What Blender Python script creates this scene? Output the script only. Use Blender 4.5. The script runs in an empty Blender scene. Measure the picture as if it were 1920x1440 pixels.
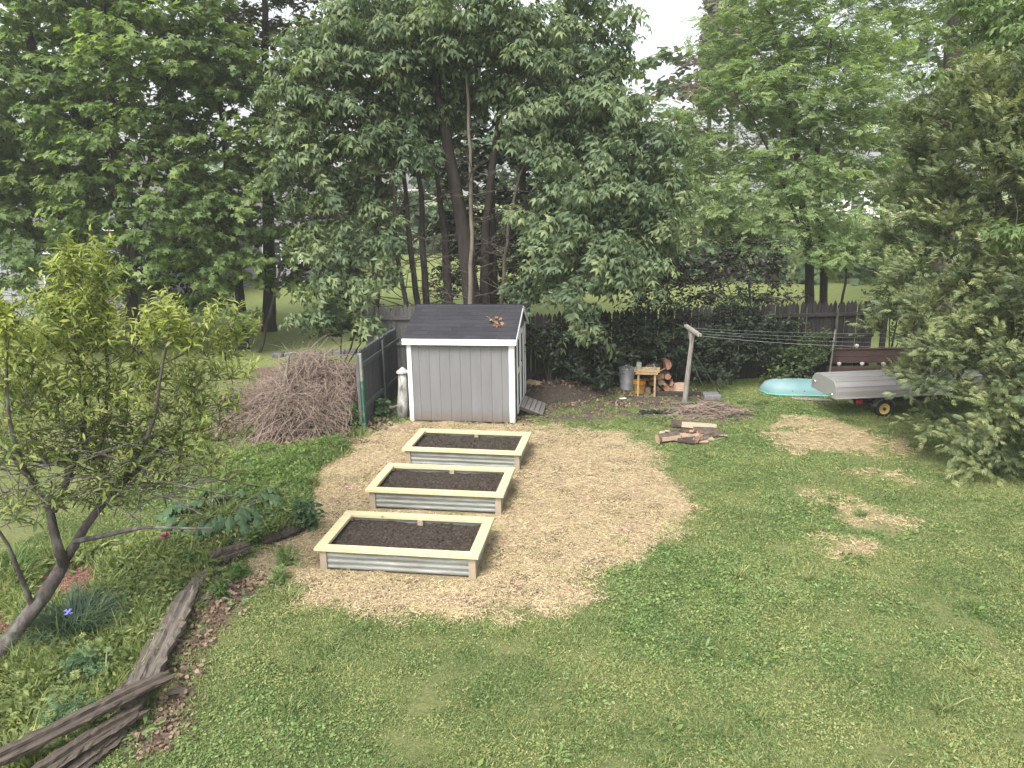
import bpy, math, random
import numpy as np
from mathutils import Vector, Matrix, Euler

SC = bpy.context.scene
COL = SC.collection
RNG = np.random.default_rng(7)
random.seed(7)

# ------------------------------------------------------------------ camera
FPX, PITCH, ROLL, CAMH = 1436.6, math.radians(14.3255), math.radians(-0.9745), 4.417
_c, _s = math.cos(ROLL), math.sin(ROLL)
_rt0 = np.array([1., 0, 0]); _up0 = np.array([0, math.sin(PITCH), math.cos(PITCH)])
FW = np.array([0, math.cos(PITCH), -math.sin(PITCH)])
RT = _c*_rt0 + _s*_up0
UP = _c*_up0 - _s*_rt0
CAM = np.array([0, 0, CAMH])
cd = bpy.data.cameras.new('camera'); cam = bpy.data.objects.new('camera', cd); COL.objects.link(cam)
cd.sensor_fit = 'HORIZONTAL'; cd.sensor_width = 36.0; cd.lens = 36.0*FPX/1920
cd.clip_end = 2000; cd.clip_start = 0.1
cam.matrix_world = Matrix(((RT[0], UP[0], -FW[0], 0), (RT[1], UP[1], -FW[1], 0), (RT[2], UP[2], -FW[2], CAMH), (0, 0, 0, 1)))
SC.camera = cam

# ------------------------------------------------------------------ overcast sky and soft sun
SUN_EL, SUN_AZ = math.radians(52), math.radians(205)      # azimuth clockwise from +Y (behind left of the camera)
w = bpy.data.worlds.new('World'); SC.world = w; w.use_nodes = True
nt = w.node_tree; nt.nodes.clear()
sky = nt.nodes.new('ShaderNodeTexSky'); sky.sky_type = 'NISHITA'; sky.sun_disc = False
sky.sun_elevation = SUN_EL; sky.sun_rotation = SUN_AZ; sky.air_density = 1.0; sky.dust_density = 4.0; sky.ozone_density = 1.0
hs = nt.nodes.new('ShaderNodeHueSaturation'); hs.inputs['Saturation'].default_value = 0.22
bg = nt.nodes.new('ShaderNodeBackground'); bg.inputs['Strength'].default_value = 0.15
wo = nt.nodes.new('ShaderNodeOutputWorld')
nt.links.new(sky.outputs[0], hs.inputs['Color']); nt.links.new(hs.outputs[0], bg.inputs[0]); nt.links.new(bg.outputs[0], wo.inputs[0])
sl = bpy.data.lights.new('sun', 'SUN'); sl.energy = 1.5; sl.angle = math.radians(25); sl.color = (1, .97, .92)
so = bpy.data.objects.new('sun', sl); COL.objects.link(so)
sdir = Vector((math.sin(SUN_AZ)*math.cos(SUN_EL), math.cos(SUN_AZ)*math.cos(SUN_EL), math.sin(SUN_EL)))
so.rotation_euler = sdir.to_track_quat('Z', 'Y').to_euler(); so.location = (0, 0, 30)
SC.view_settings.view_transform = 'Standard'; SC.view_settings.look = 'None'
SC.view_settings.exposure = 1.2; SC.view_settings.gamma = 1.0; SC.view_settings.use_curve_mapping = False
SC.cycles.max_bounces = 6; SC.cycles.diffuse_bounces = 3; SC.cycles.transmission_bounces = 4; SC.cycles.glossy_bounces = 2
SC.cycles.use_denoising = True; SC.cycles.denoising_prefilter = 'NONE'

# ------------------------------------------------------------------ pixel to world helpers (photo measurements)
def ray(x, y): return FW + RT*(x-960)/FPX - UP*(y-720)/FPX
def G(x, y, z=0.0):
    d = ray(x, y); t = (z-CAMH)/d[2]; return CAM + d*t
def at(x, y, Y):
    d = ray(x, y); return CAM + d*(Y/d[1])
def Gz(x, Y, z=0.0):
    """point at image column x, forward distance Y and height z"""
    p = at(x, 720, Y); p[2] = z; return p

# ------------------------------------------------------------------ numpy noise
def _hash(ix, iy, seed):
    h = (ix.astype(np.int64)*374761393 + iy.astype(np.int64)*668265263 + seed*1442695041) & 0x7fffffff
    h = ((h ^ (h >> 13))*1274126177) & 0x7fffffff
    return ((h ^ (h >> 16)) & 0xffff)/65535.0
def vnoise(x, y, seed=0):
    ix = np.floor(x); iy = np.floor(y); fx = x-ix; fy = y-iy
    fx = fx*fx*(3-2*fx); fy = fy*fy*(3-2*fy)
    a = _hash(ix, iy, seed); b = _hash(ix+1, iy, seed); c = _hash(ix, iy+1, seed); d = _hash(ix+1, iy+1, seed)
    return (a*(1-fx)+b*fx)*(1-fy) + (c*(1-fx)+d*fx)*fy
def fbm(x, y, seed=0, o=4):
    v = 0; a = .5; t = 0
    for i in range(o):
        v = v + a*vnoise(x*2**i, y*2**i, seed+i*17); t += a; a *= .5
    return v/t
def sdf_poly(px, py, poly):
    """signed distance, negative inside"""
    poly = np.array(poly); d = np.full(px.shape, 1e9); inside = np.zeros(px.shape, bool)
    n = len(poly)
    for i in range(n):
        a = poly[i]; b = poly[(i+1) % n]; e = b-a
        t = np.clip(((px-a[0])*e[0]+(py-a[1])*e[1])/(e@e), 0, 1)
        d = np.minimum(d, np.hypot(px-a[0]-e[0]*t, py-a[1]-e[1]*t))
        cr = ((a[1] > py) != (b[1] > py))
        with np.errstate(divide='ignore', invalid='ignore'):
            xx = (b[0]-a[0])*(py-a[1])/(b[1]-a[1])+a[0]
        inside ^= cr & (px < xx)
    return np.where(inside, -d, d)
def gpoly(pts): return [G(*p)[:2] for p in pts]
def sstep(a, b, x):
    t = np.clip((x-a)/(b-a), 0, 1); return t*t*(3-2*t)

# ------------------------------------------------------------------ materials
def lk(nt, a, b): nt.links.new(a, b)
def mat(name, base, rough=.8, var=.25, scale=6, stretch=(1, 1, 1), bump=.3, metal=0, rnd=.0, stain=None, stain_scale=1.5, spec=.3, bump_scale=None, detail=6):
    m = bpy.data.materials.new(name); m.use_nodes = True; nt = m.node_tree; N = nt.nodes
    b = N['Principled BSDF']; b.inputs['Roughness'].default_value = rough; b.inputs['Metallic'].default_value = metal
    b.inputs['Specular IOR Level'].default_value = spec
    tc = N.new('ShaderNodeTexCoord'); mp = N.new('ShaderNodeMapping'); mp.inputs['Scale'].default_value = stretch
    lk(nt, tc.outputs['Object'], mp.inputs['Vector'])
    oi = N.new('ShaderNodeObjectInfo')
    off = N.new('ShaderNodeVectorMath'); off.operation = 'MULTIPLY_ADD'
    cb = N.new('ShaderNodeCombineXYZ')
    for k in range(3): lk(nt, oi.outputs['Random'], cb.inputs[k])
    lk(nt, cb.outputs[0], off.inputs[0]); off.inputs[1].default_value = (37, 53, 71); lk(nt, mp.outputs[0], off.inputs[2])
    n1 = N.new('ShaderNodeTexNoise'); n1.inputs['Scale'].default_value = scale; n1.inputs['Detail'].default_value = detail; n1.inputs['Roughness'].default_value = .65
    lk(nt, off.outputs[0], n1.inputs['Vector'])
    mr = N.new('ShaderNodeMapRange'); mr.inputs['From Min'].default_value = .3; mr.inputs['From Max'].default_value = .7
    mr.inputs['To Min'].default_value = 1-var; mr.inputs['To Max'].default_value = 1+var; lk(nt, n1.outputs['Fac'], mr.inputs['Value'])
    val = mr.outputs[0]
    if rnd:
        mr2 = N.new('ShaderNodeMapRange'); mr2.inputs['To Min'].default_value = 1-rnd; mr2.inputs['To Max'].default_value = 1+rnd
        lk(nt, oi.outputs['Random'], mr2.inputs['Value'])
        mm = N.new('ShaderNodeMath'); mm.operation = 'MULTIPLY'; lk(nt, val, mm.inputs[0]); lk(nt, mr2.outputs[0], mm.inputs[1]); val = mm.outputs[0]
    vs = N.new('ShaderNodeVectorMath'); vs.operation = 'SCALE'; vs.inputs[0].default_value = base[:3]; lk(nt, val, vs.inputs['Scale'])
    col = vs.outputs[0]
    if stain:
        n2 = N.new('ShaderNodeTexNoise'); n2.inputs['Scale'].default_value = stain_scale; n2.inputs['Detail'].default_value = 4
        lk(nt, off.outputs[0], n2.inputs['Vector'])
        r2 = N.new('ShaderNodeMapRange'); r2.inputs['From Min'].default_value = .5; r2.inputs['From Max'].default_value = .68; lk(nt, n2.outputs['Fac'], r2.inputs['Value'])
        mx = N.new('ShaderNodeMix'); mx.data_type = 'RGBA'; lk(nt, r2.outputs[0], mx.inputs['Factor']); lk(nt, col, mx.inputs['A']); mx.inputs['B'].default_value = (*stain, 1)
        col = mx.outputs['Result']
    lk(nt, col, b.inputs['Base Color'])
    if bump:
        bp = N.new('ShaderNodeBump'); bp.inputs['Strength'].default_value = bump; bp.inputs['Distance'].default_value = .02
        nb = n1
        if bump_scale:
            nb = N.new('ShaderNodeTexNoise'); nb.inputs['Scale'].default_value = bump_scale; nb.inputs['Detail'].default_value = 4; lk(nt, off.outputs[0], nb.inputs['Vector'])
        lk(nt, nb.outputs['Fac'], bp.inputs['Height']); lk(nt, bp.outputs[0], b.inputs['Normal'])
    return m
def ramp_node(N, stops):
    cr = N.new('ShaderNodeValToRGB'); e = cr.color_ramp.elements
    while len(e) < len(stops): e.new(.5)
    for k, (p, c) in enumerate(stops): e[k].position = p; e[k].color = (*c, 1)
    return cr
def leaf_mat(name, stops, trans=.38, rough=.55, spec=.35, attr='tint', kind='GEOMETRY', posnoise=0.0):
    m = bpy.data.materials.new(name); m.use_nodes = True; nt = m.node_tree; N = nt.nodes
    b = N['Principled BSDF']; b.inputs['Roughness'].default_value = rough; b.inputs['Specular IOR Level'].default_value = spec
    a = N.new('ShaderNodeAttribute'); a.attribute_name = attr; a.attribute_type = kind
    v = a.outputs['Fac']
    if posnoise:
        ge = N.new('ShaderNodeNewGeometry'); n = N.new('ShaderNodeTexNoise'); n.inputs['Scale'].default_value = .9; n.inputs['Detail'].default_value = 5
        lk(nt, ge.outputs['Position'], n.inputs['Vector'])
        ma = N.new('ShaderNodeMath'); ma.operation = 'MULTIPLY_ADD'; lk(nt, n.outputs['Fac'], ma.inputs[0]); ma.inputs[1].default_value = posnoise; lk(nt, v, ma.inputs[2])
        ms = N.new('ShaderNodeMath'); ms.operation = 'SUBTRACT'; lk(nt, ma.outputs[0], ms.inputs[0]); ms.inputs[1].default_value = posnoise*.5; v = ms.outputs[0]
    cr = ramp_node(N, stops); lk(nt, v, cr.inputs['Fac'])
    lk(nt, cr.outputs[0], b.inputs['Base Color'])
    if trans:
        tr = N.new('ShaderNodeBsdfTranslucent'); g = N.new('ShaderNodeMix'); g.data_type = 'RGBA'; g.blend_type = 'MULTIPLY'; g.inputs['Factor'].default_value = 1
        lk(nt, cr.outputs[0], g.inputs['A']); g.inputs['B'].default_value = (1.25, 1.3, .6, 1); lk(nt, g.outputs['Result'], tr.inputs[0])
        mx = N.new('ShaderNodeMixShader'); mx.inputs[0].default_value = trans
        lk(nt, b.outputs[0], mx.inputs[1]); lk(nt, tr.outputs[0], mx.inputs[2]); lk(nt, mx.outputs[0], N['Material Output'].inputs[0])
    return m

M = {}
M['bark'] = mat('bark', (.075, .062, .052), .95, .45, 9, (1, 1, .25), .8)
M['bark_dark'] = mat('bark_dark', (.04, .033, .028), .95, .45, 9, (1, 1, .25), .8)
M['bark_pale'] = mat('bark_pale', (.16, .135, .105), .95, .35, 9, (1, 1, .25), .6)
M['bark_peach'] = mat('bark_peach', (.085, .07, .065), .95, .5, 14, (1, 1, .5), .9, stain=(.14, .15, .12), stain_scale=7)
M['twig'] = mat('twig', (.255, .192, .155), .9, .4, 3, (1, 1, 1), 0)
M['pine_new'] = mat('pine_new', (.56, .49, .30), .65, .17, 5, (1, 9, 9), .1, rnd=.06, stain=(.50, .44, .24), stain_scale=4)
M['pine_post'] = mat('pine_post', (.33, .27, .20), .7, .15, 5, (6, 6, 1), .15, rnd=.08)
M['galv'] = mat('galv', (.30, .315, .295), .58, .35, 3, (1.0, 1, 9), .05, metal=.5, stain=(.25, .245, .21), stain_scale=2.0)
M['galv_bin'] = mat('galv_bin', (.55, .57, .60), .35, .2, 4, bump=.05, metal=.4, stain=(.40, .41, .44), stain_scale=5)
M['soil'] = mat('soil', (.042, .033, .027), .95, .6, 34, bump=1.0, stain=(.085, .068, .053), stain_scale=26, spec=.2)
M['shed_grey'] = mat('shed_grey', (.178, .178, .180), .75, .08, 2.5, (3, 3, .5), .08, rnd=.025, stain=(.168, .167, .168), stain_scale=1.3)
M['shed_back'] = mat('shed_back', (.10, .10, .105), .8, .1, 3, bump=0)
M['shed_dark'] = mat('shed_dark', (.035, .038, .045), .5, .1, 3, bump=.05)
M['white_trim'] = mat('white_trim', (.78, .78, .79), .55, .05, 5, bump=.05, stain=(.70, .69, .67), stain_scale=3)
M['shingle'] = mat('shingle', (.036, .036, .042), .95, .35, 90, bump=.5, rnd=.16, spec=.25)
M['ramp_wood'] = mat('ramp_wood', (.17, .155, .145), .85, .25, 5, (8, 1, 8), .4, rnd=.15)
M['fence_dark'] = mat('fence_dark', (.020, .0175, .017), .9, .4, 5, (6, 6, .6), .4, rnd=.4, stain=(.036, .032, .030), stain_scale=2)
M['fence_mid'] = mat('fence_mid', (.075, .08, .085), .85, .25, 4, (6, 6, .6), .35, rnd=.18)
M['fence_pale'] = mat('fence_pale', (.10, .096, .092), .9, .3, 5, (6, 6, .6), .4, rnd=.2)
M['green_paint'] = mat('green_paint', (.035, .12, .085), .6, .3, 8, bump=.2, stain=(.25, .27, .24), stain_scale=3)
M['pale_paint'] = mat('pale_paint', (.24, .255, .23), .7, .3, 8, bump=.3, stain=(.15, .17, .15), stain_scale=4)
M['lichen_white'] = mat('lichen_white', (.46, .45, .42), .85, .3, 14, (1, 1, .5), .5, stain=(.15, .145, .13), stain_scale=9)
M['old_wood'] = mat('old_wood', (.175, .14, .112), .95, .5, 7, (9, 9, .7), 1.0, rnd=.15, stain=(.06, .05, .042), stain_scale=4)
M['old_wood_grey'] = mat('old_wood_grey', (.27, .25, .22), .9, .35, 7, (9, 9, .7), .7, rnd=.1, stain=(.14, .13, .115), stain_scale=4)
M['log_bark'] = mat('log_bark', (.085, .062, .05), .95, .5, 14, (1, 1, .4), 1.0, rnd=.25)
M['split_wood'] = mat('split_wood', (.32, .225, .15), .85, .35, 6, (1, 8, 8), .4, rnd=.35)
M['split_orange'] = mat('split_orange', (.25, .135, .088), .85, .35, 6, (1, 8, 8), .4, rnd=.25)
M['split_cream'] = mat('split_cream', (.30, .25, .175), .8, .15, 6, (8, 8, 1), .3, rnd=.1)
M['table_wood'] = mat('table_wood', (.32, .22, .115), .75, .2, 5, (1, 7, 7), .2, rnd=.1)
M['yellow_plastic'] = mat('yellow_plastic', (.62, .30, .04), .45, .1, 3, bump=.05, stain=(.45, .25, .06), stain_scale=5)
M['grey_stone'] = mat('grey_stone', (.17, .16, .165), .9, .25, 12, bump=.4)
M['alu'] = mat('alu', (.32, .31, .305), .5, .09, 2.5, (.6, 3, 3), .04, metal=.3, stain=(.27, .245, .235), stain_scale=1.6)
M['alu_paint'] = mat('alu_paint', (.27, .275, .26), .6, .06, 3, bump=.03)
M['turq'] = mat('turq', (.155, .275, .28), .6, .1, 2, bump=.02, stain=(.21, .32, .33), stain_scale=1.2, spec=.3)
M['turq_green'] = mat('turq_green', (.10, .36, .28), .5, .1, 4, bump=.02)
M['rubber'] = mat('rubber', (.018, .018, .019), .85, .2, 20, bump=.2)
M['rim_yellow'] = mat('rim_yellow', (.55, .40, .14), .5, .15, 9, bump=.05)
M['black_metal'] = mat('black_metal', (.02, .02, .022), .6, .2, 9, bump=.1)
M['red_plastic'] = mat('red_plastic', (.40, .03, .045), .35, .1, 5, bump=0)
M['chrome'] = mat('chrome', (.6, .6, .62), .3, .1, 5, bump=.02, metal=.9)
M['brown_stain'] = mat('brown_stain', (.075, .044, .038), .8, .2, 5, (1, 7, 7), .2, rnd=.12)
M['white_stone'] = mat('white_stone', (.42, .40, .37), .8, .12, 9, bump=.2)
M['wire'] = mat('wire', (.26, .27, .26), .5, .1, 5, bump=0, metal=.3)
M['wire_dark'] = mat('wire_dark', (.06, .06, .06), .6, .1, 5, bump=0)
M['house_siding'] = mat('house_siding', (.27, .27, .30), .7, .06, 2, bump=.05, rnd=.03)
M['house_roof'] = mat('house_roof', (.12, .115, .12), .95, .25, 20, bump=.3, rnd=.12)
M['house_white'] = mat('house_white', (.74, .74, .74), .6, .05, 3, bump=0)
M['glass'] = mat('glass', (.03, .035, .04), .08, .1, 2, bump=0, spec=.8)
M['black_soft'] = mat('black_soft', (.015, .015, .016), .7, .2, 20, bump=.2)
M['blue_petal'] = mat('blue_petal', (.20, .22, .62), .6, .15, 12, bump=0)
M['pink_petal'] = mat('pink_petal', (.28, .115, .13), .6, .25, 12, bump=0, rnd=.2)
M['paper'] = mat('paper', (.6, .58, .54), .8, .1, 9, bump=.1)

def add_mask(m, build, colour):
    nt = m.node_tree; b = nt.nodes['Principled BSDF']; src = b.inputs['Base Color'].links[0].from_socket
    mx = nt.nodes.new('ShaderNodeMix'); mx.data_type = 'RGBA'; lk(nt, src, mx.inputs['A']); mx.inputs['B'].default_value = (*colour, 1)
    lk(nt, build(nt), mx.inputs['Factor']); lk(nt, mx.outputs['Result'], b.inputs['Base Color'])
def knots(nt):
    N = nt.nodes; tc = N.new('ShaderNodeTexCoord'); oi = N.new('ShaderNodeObjectInfo'); a = N.new('ShaderNodeVectorMath'); a.operation = 'ADD'
    s = N.new('ShaderNodeVectorMath'); s.operation = 'SCALE'; s.inputs[0].default_value = (17, 29, 11); lk(nt, oi.outputs['Random'], s.inputs['Scale'])
    lk(nt, tc.outputs['Object'], a.inputs[0]); lk(nt, s.outputs[0], a.inputs[1])
    v = N.new('ShaderNodeTexVoronoi'); v.inputs['Scale'].default_value = 4.2; lk(nt, a.outputs[0], v.inputs['Vector'])
    r = N.new('ShaderNodeMapRange'); r.inputs['From Min'].default_value = .05; r.inputs['From Max'].default_value = .10; r.inputs['To Min'].default_value = .75; r.inputs['To Max'].default_value = 0
    lk(nt, v.outputs['Distance'], r.inputs['Value']); return r.outputs[0]
add_mask(M['pine_new'], knots, (.22, .13, .055)); add_mask(M['table_wood'], knots, (.12, .07, .03))
def splash(nt):
    N = nt.nodes; tc = N.new('ShaderNodeTexCoord'); sx = N.new('ShaderNodeSeparateXYZ'); lk(nt, tc.outputs['Object'], sx.inputs[0])
    n = N.new('ShaderNodeTexNoise'); n.inputs['Scale'].default_value = 9; n.inputs['Detail'].default_value = 8; n.inputs['Roughness'].default_value = .75; lk(nt, tc.outputs['Object'], n.inputs['Vector'])
    m_ = N.new('ShaderNodeMath'); m_.operation = 'MULTIPLY_ADD'; lk(nt, n.outputs['Fac'], m_.inputs[0]); m_.inputs[1].default_value = -.42; lk(nt, sx.outputs['Z'], m_.inputs[2])
    r = N.new('ShaderNodeMapRange'); r.inputs['From Min'].default_value = -.20; r.inputs['From Max'].default_value = .06; r.inputs['To Min'].default_value = .75; r.inputs['To Max'].default_value = 0
    lk(nt, m_.outputs[0], r.inputs['Value']); return r.outputs[0]
add_mask(M['shed_grey'], splash, (.15, .105, .08)); add_mask(M['white_trim'], splash, (.42, .33, .26))

# leaf materials
M['maple'] = leaf_mat('maple_leaf', [(0, (0.095, 0.145, 0.058)), (0.5, (0.185, 0.265, 0.105)), (1, (0.330, 0.410, 0.165))], trans=.55)
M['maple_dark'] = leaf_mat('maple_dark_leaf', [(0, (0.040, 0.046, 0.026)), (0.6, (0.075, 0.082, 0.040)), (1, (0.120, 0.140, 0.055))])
M['elder'] = leaf_mat('elder_leaf', [(0, (0.070, 0.110, 0.060)), (0.5, (0.135, 0.190, 0.098)), (1, (0.270, 0.325, 0.160))], trans=.42)
M['locust'] = leaf_mat('locust_leaf', [(0, (0.125, 0.185, 0.080)), (0.5, (0.220, 0.300, 0.130)), (1, (0.350, 0.430, 0.185))], trans=.45)
M['bright'] = leaf_mat('bright_leaf', [(0, (0.075, 0.125, 0.042)), (0.5, (0.125, 0.190, 0.065)), (1, (0.230, 0.300, 0.110))])
M['cedar'] = leaf_mat('cedar_leaf', [(0, (0.072, 0.098, 0.048)), (0.5, (0.145, 0.185, 0.086)), (1, (0.290, 0.320, 0.140))], trans=.28)
M['peach'] = leaf_mat('peach_leaf', [(0, (0.078, 0.120, 0.038)), (0.5, (0.165, 0.222, 0.064)), (1, (0.360, 0.400, 0.110))], trans=.42)
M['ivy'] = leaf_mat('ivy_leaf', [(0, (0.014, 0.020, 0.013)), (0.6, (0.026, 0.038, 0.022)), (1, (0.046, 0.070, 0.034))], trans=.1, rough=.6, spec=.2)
M['purple'] = leaf_mat('purple_leaf', [(0, (.022, .018, .018)), (.6, (.036, .029, .029)), (1, (.06, .055, .045))], trans=.12)
M['far_green'] = leaf_mat('far_leaf', [(0, (0.076, 0.120, 0.069)), (.5, (0.127, 0.189, 0.101)), (1, (0.216, 0.278, 0.140))])
M['far_bronze'] = leaf_mat('far_bronze_leaf', [(0, (.11, .085, .08)), (.5, (.15, .12, .105)), (1, (.20, .18, .14))])
M['shrub'] = leaf_mat('shrub_leaf', [(0, (.035, .060, .025)), (.5, (.065, .100, .036)), (1, (.12, .17, .055))])
M['iris'] = leaf_mat('iris_leaf', [(0, (0.032, 0.062, 0.040)), (0.5, (0.062, 0.115, 0.062)), (1, (0.170, 0.185, 0.085))], trans=.2)
M['rhubarb'] = leaf_mat('rhubarb_leaf', [(0, (0.050, 0.100, 0.050)), (0.5, (0.080, 0.150, 0.070)), (1, (0.140, 0.220, 0.100))], trans=.25)
M['weed'] = leaf_mat('weed_leaf', [(0, (0.052, 0.103, 0.032)), (.5, (0.098, 0.172, 0.048)), (1, (0.196, 0.287, 0.069))])
M['dead'] = leaf_mat('dead_leaf', [(0, (0.070, 0.050, 0.038)), (0.5, (0.165, 0.115, 0.082)), (1, (0.290, 0.210, 0.150))], trans=.1, rough=.8)
M['rust_leaf'] = leaf_mat('rust_leaf_leaf', [(0, (0.120, 0.055, 0.035)), (1, (0.250, 0.130, 0.075))], trans=.1, rough=.8)

# ------------------------------------------------------------------ mesh builder
class MB:
    def __init__(s): s.v = []; s.f = []; s.mi = []
    def add(s, vs, fs, mi=0):
        o = len(s.v); s.v += [tuple(map(float, p)) for p in vs]
        for f in fs: s.f.append(tuple(i+o for i in f)); s.mi.append(mi)
        return s
    def box(s, c, d, R=None, mi=0, bev=0.0):
        hx, hy, hz = d[0]/2, d[1]/2, d[2]/2
        if bev > 0:
            b = min(bev, hx*.9, hy*.9, hz*.9); P = []
            for sx in (-1, 1):
                for sy in (-1, 1):
                    for sz in (-1, 1):
                        P += [(sx*(hx-b), sy*(hy-b), sz*hz), (sx*(hx-b), sy*hy, sz*(hz-b)), (sx*hx, sy*(hy-b), sz*(hz-b))]
            import bmesh
            bm = bmesh.new()
            for p in P: bm.verts.new(p)
            bmesh.ops.convex_hull(bm, input=bm.verts[:])
            bmesh.ops.dissolve_limit(bm, angle_limit=.02, verts=bm.verts[:], edges=bm.edges[:])
            bm.verts.index_update()
            vs = [v.co.copy() for v in bm.verts]; fs = [[v.index for v in f.verts] for f in bm.faces]; bm.free()
        else:
            vs = [Vector((x, y, z)) for x in (-hx, hx) for y in (-hy, hy) for z in (-hz, hz)]
            fs = [(0, 1, 3, 2), (4, 6, 7, 5), (0, 4, 5, 1), (2, 3, 7, 6), (0, 2, 6, 4), (1, 5, 7, 3)]
        if R is not None: vs = [R @ Vector(v) for v in vs]
        cc = Vector(c); return s.add([Vector(v)+cc for v in vs], fs, mi)
    def beam(s, a, b, wd, ht, up=(0, 0, 1), mi=0, bev=0):
        a = Vector(a); b = Vector(b); x = (b-a); L = x.length; x.normalize(); u = Vector(up); y = u.cross(x).normalized(); z = x.cross(y)
        R = Matrix((x, y, z)).transposed(); return s.box((a+b)/2, (L, wd, ht), R, mi, bev)
    def prism(s, poly, off, mi=0):
        """polygon (3d points) extruded by vector off"""
        n = len(poly); o = Vector(off)
        vs = [Vector(p) for p in poly]+[Vector(p)+o for p in poly]
        fs = [tuple(range(n-1, -1, -1)), tuple(range(n, 2*n))]+[(i, (i+1) % n, n+(i+1) % n, n+i) for i in range(n)]
        return s.add(vs, fs, mi)
    def tube(s, pts, rad, n=6, mi=0, cap=True, prof=None):
        P = [Vector(p) for p in pts]; m = len(P)
        if not hasattr(rad, '__len__'): rad = [rad]*m
        T = []
        for i in range(m):
            t = P[min(i+1, m-1)]-P[max(i-1, 0)]
            T.append(t.normalized() if t.length > 1e-9 else Vector((0, 0, 1)))
        a = Vector((0, 0, 1)) if abs(T[0].z) < .9 else Vector((1, 0, 0))
        u = T[0].cross(a).normalized(); vs = []
        for i in range(m):
            u = (u - T[i]*u.dot(T[i]));
            u = u.normalized() if u.length > 1e-6 else T[i].orthogonal().normalized()
            v = T[i].cross(u)
            for k in range(n):
                an = 2*math.pi*k/n; q = prof[i][k] if prof is not None else 1
                vs.append(P[i]+(u*math.cos(an)+v*math.sin(an))*rad[i]*q)
        fs = [(i*n+k, i*n+(k+1) % n, (i+1)*n+(k+1) % n, (i+1)*n+k) for i in range(m-1) for k in range(n)]
        if cap: fs += [tuple(range(n-1, -1, -1)), tuple(range((m-1)*n, m*n))]
        return s.add(vs, fs, mi)
    def lathe(s, prof, n=20, c=(0, 0, 0), mi=0, cap=True):
        vs = [(c[0]+r*math.cos(2*math.pi*k/n), c[1]+r*math.sin(2*math.pi*k/n), c[2]+z) for r, z in prof for k in range(n)]
        m = len(prof)
        fs = [(i*n+k, i*n+(k+1) % n, (i+1)*n+(k+1) % n, (i+1)*n+k) for i in range(m-1) for k in range(n)]
        if cap: fs += [tuple(range(n-1, -1, -1)), tuple(range((m-1)*n, m*n))]
        return s.add(vs, fs, mi)

def mesh_of(name, mb, mats, smooth=False):
    me = bpy.data.meshes.new(name); me.from_pydata(mb.v, [], mb.f)
    for m in (mats if isinstance(mats, (list, tuple)) else [mats]): me.materials.append(m)
    if len(me.materials) > 1: me.polygons.foreach_set('material_index', mb.mi)
    if smooth: me.polygons.foreach_set('use_smooth', [True]*len(me.polygons))
    me.update(); return me
def link(name, me, parent=None):
    o = bpy.data.objects.new(name, me); COL.objects.link(o)
    if parent is not None: o.parent = parent
    return o
def obj(name, mb, mats, parent=None, smooth=False): return link(name, mesh_of(name, mb, mats, smooth), parent)
def tag(o, label=None, cat=None, group=None, kind=None):
    if label: o['label'] = label
    if cat: o['category'] = cat
    if group: o['group'] = group
    if kind: o['kind'] = kind
    return o
def thing(name, loc, label, cat, rotz=0, group=None):
    o = bpy.data.objects.new(name, None); COL.objects.link(o); o.location = [float(x) for x in loc]; o.rotation_euler = (0, 0, rotz)
    o.empty_display_size = .1
    return tag(o, label, cat, group)
def dup(root, loc, rot=None, label=None, scale=None):
    r = root.copy(); COL.objects.link(r); r.location = [float(x) for x in loc]
    if rot is not None: r.rotation_euler = rot
    if scale is not None: r.scale = scale
    if label: r['label'] = label
    for ch in list(root.children):
        c = ch.copy(); COL.objects.link(c); c.parent = r
        for g in list(ch.children):
            d = g.copy(); COL.objects.link(d); d.parent = c
    return r

# ------------------------------------------------------------------ fast array mesh (leaves)
def array_mesh(name, V, F, tint, mats):
    """V (N,nv,3), F (nt,k) template faces, tint (N,) per leaf"""
    N, nv = V.shape[:2]; nt, k = F.shape
    me = bpy.data.meshes.new(name)
    me.vertices.add(N*nv); me.vertices.foreach_set('co', V.reshape(-1).astype(np.float32))
    idx = (F[None]+(np.arange(N)*nv)[:, None, None]).reshape(-1).astype(np.int32)
    me.loops.add(N*nt*k); me.loops.foreach_set('vertex_index', idx)
    me.polygons.add(N*nt); me.polygons.foreach_set('loop_start', (np.arange(N*nt)*k).astype(np.int32))
    try: me.polygons.foreach_set('loop_total', np.full(N*nt, k, np.int32))
    except Exception: pass
    a = me.attributes.new('tint', 'FLOAT', 'FACE'); a.data.foreach_set('value', np.repeat(np.clip(tint, 0, 1), nt).astype(np.float32))
    for m in (mats if isinstance(mats, (list, tuple)) else [mats]): me.materials.append(m)
    me.update(calc_edges=True); return me
def norm(v): return v/np.maximum(np.linalg.norm(v, axis=-1, keepdims=True), 1e-9)
def orient(pos, fwd, nrm, size, T):
    f = norm(fwd); n = norm(nrm - f*np.sum(nrm*f, -1, keepdims=True)); r = np.cross(f, n)
    sz = size[:, None, None]
    return pos[:, None, :] + sz*(T[None, :, 0:1]*r[:, None] + T[None, :, 1:2]*f[:, None] + T[None, :, 2:3]*n[:, None])
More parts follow.
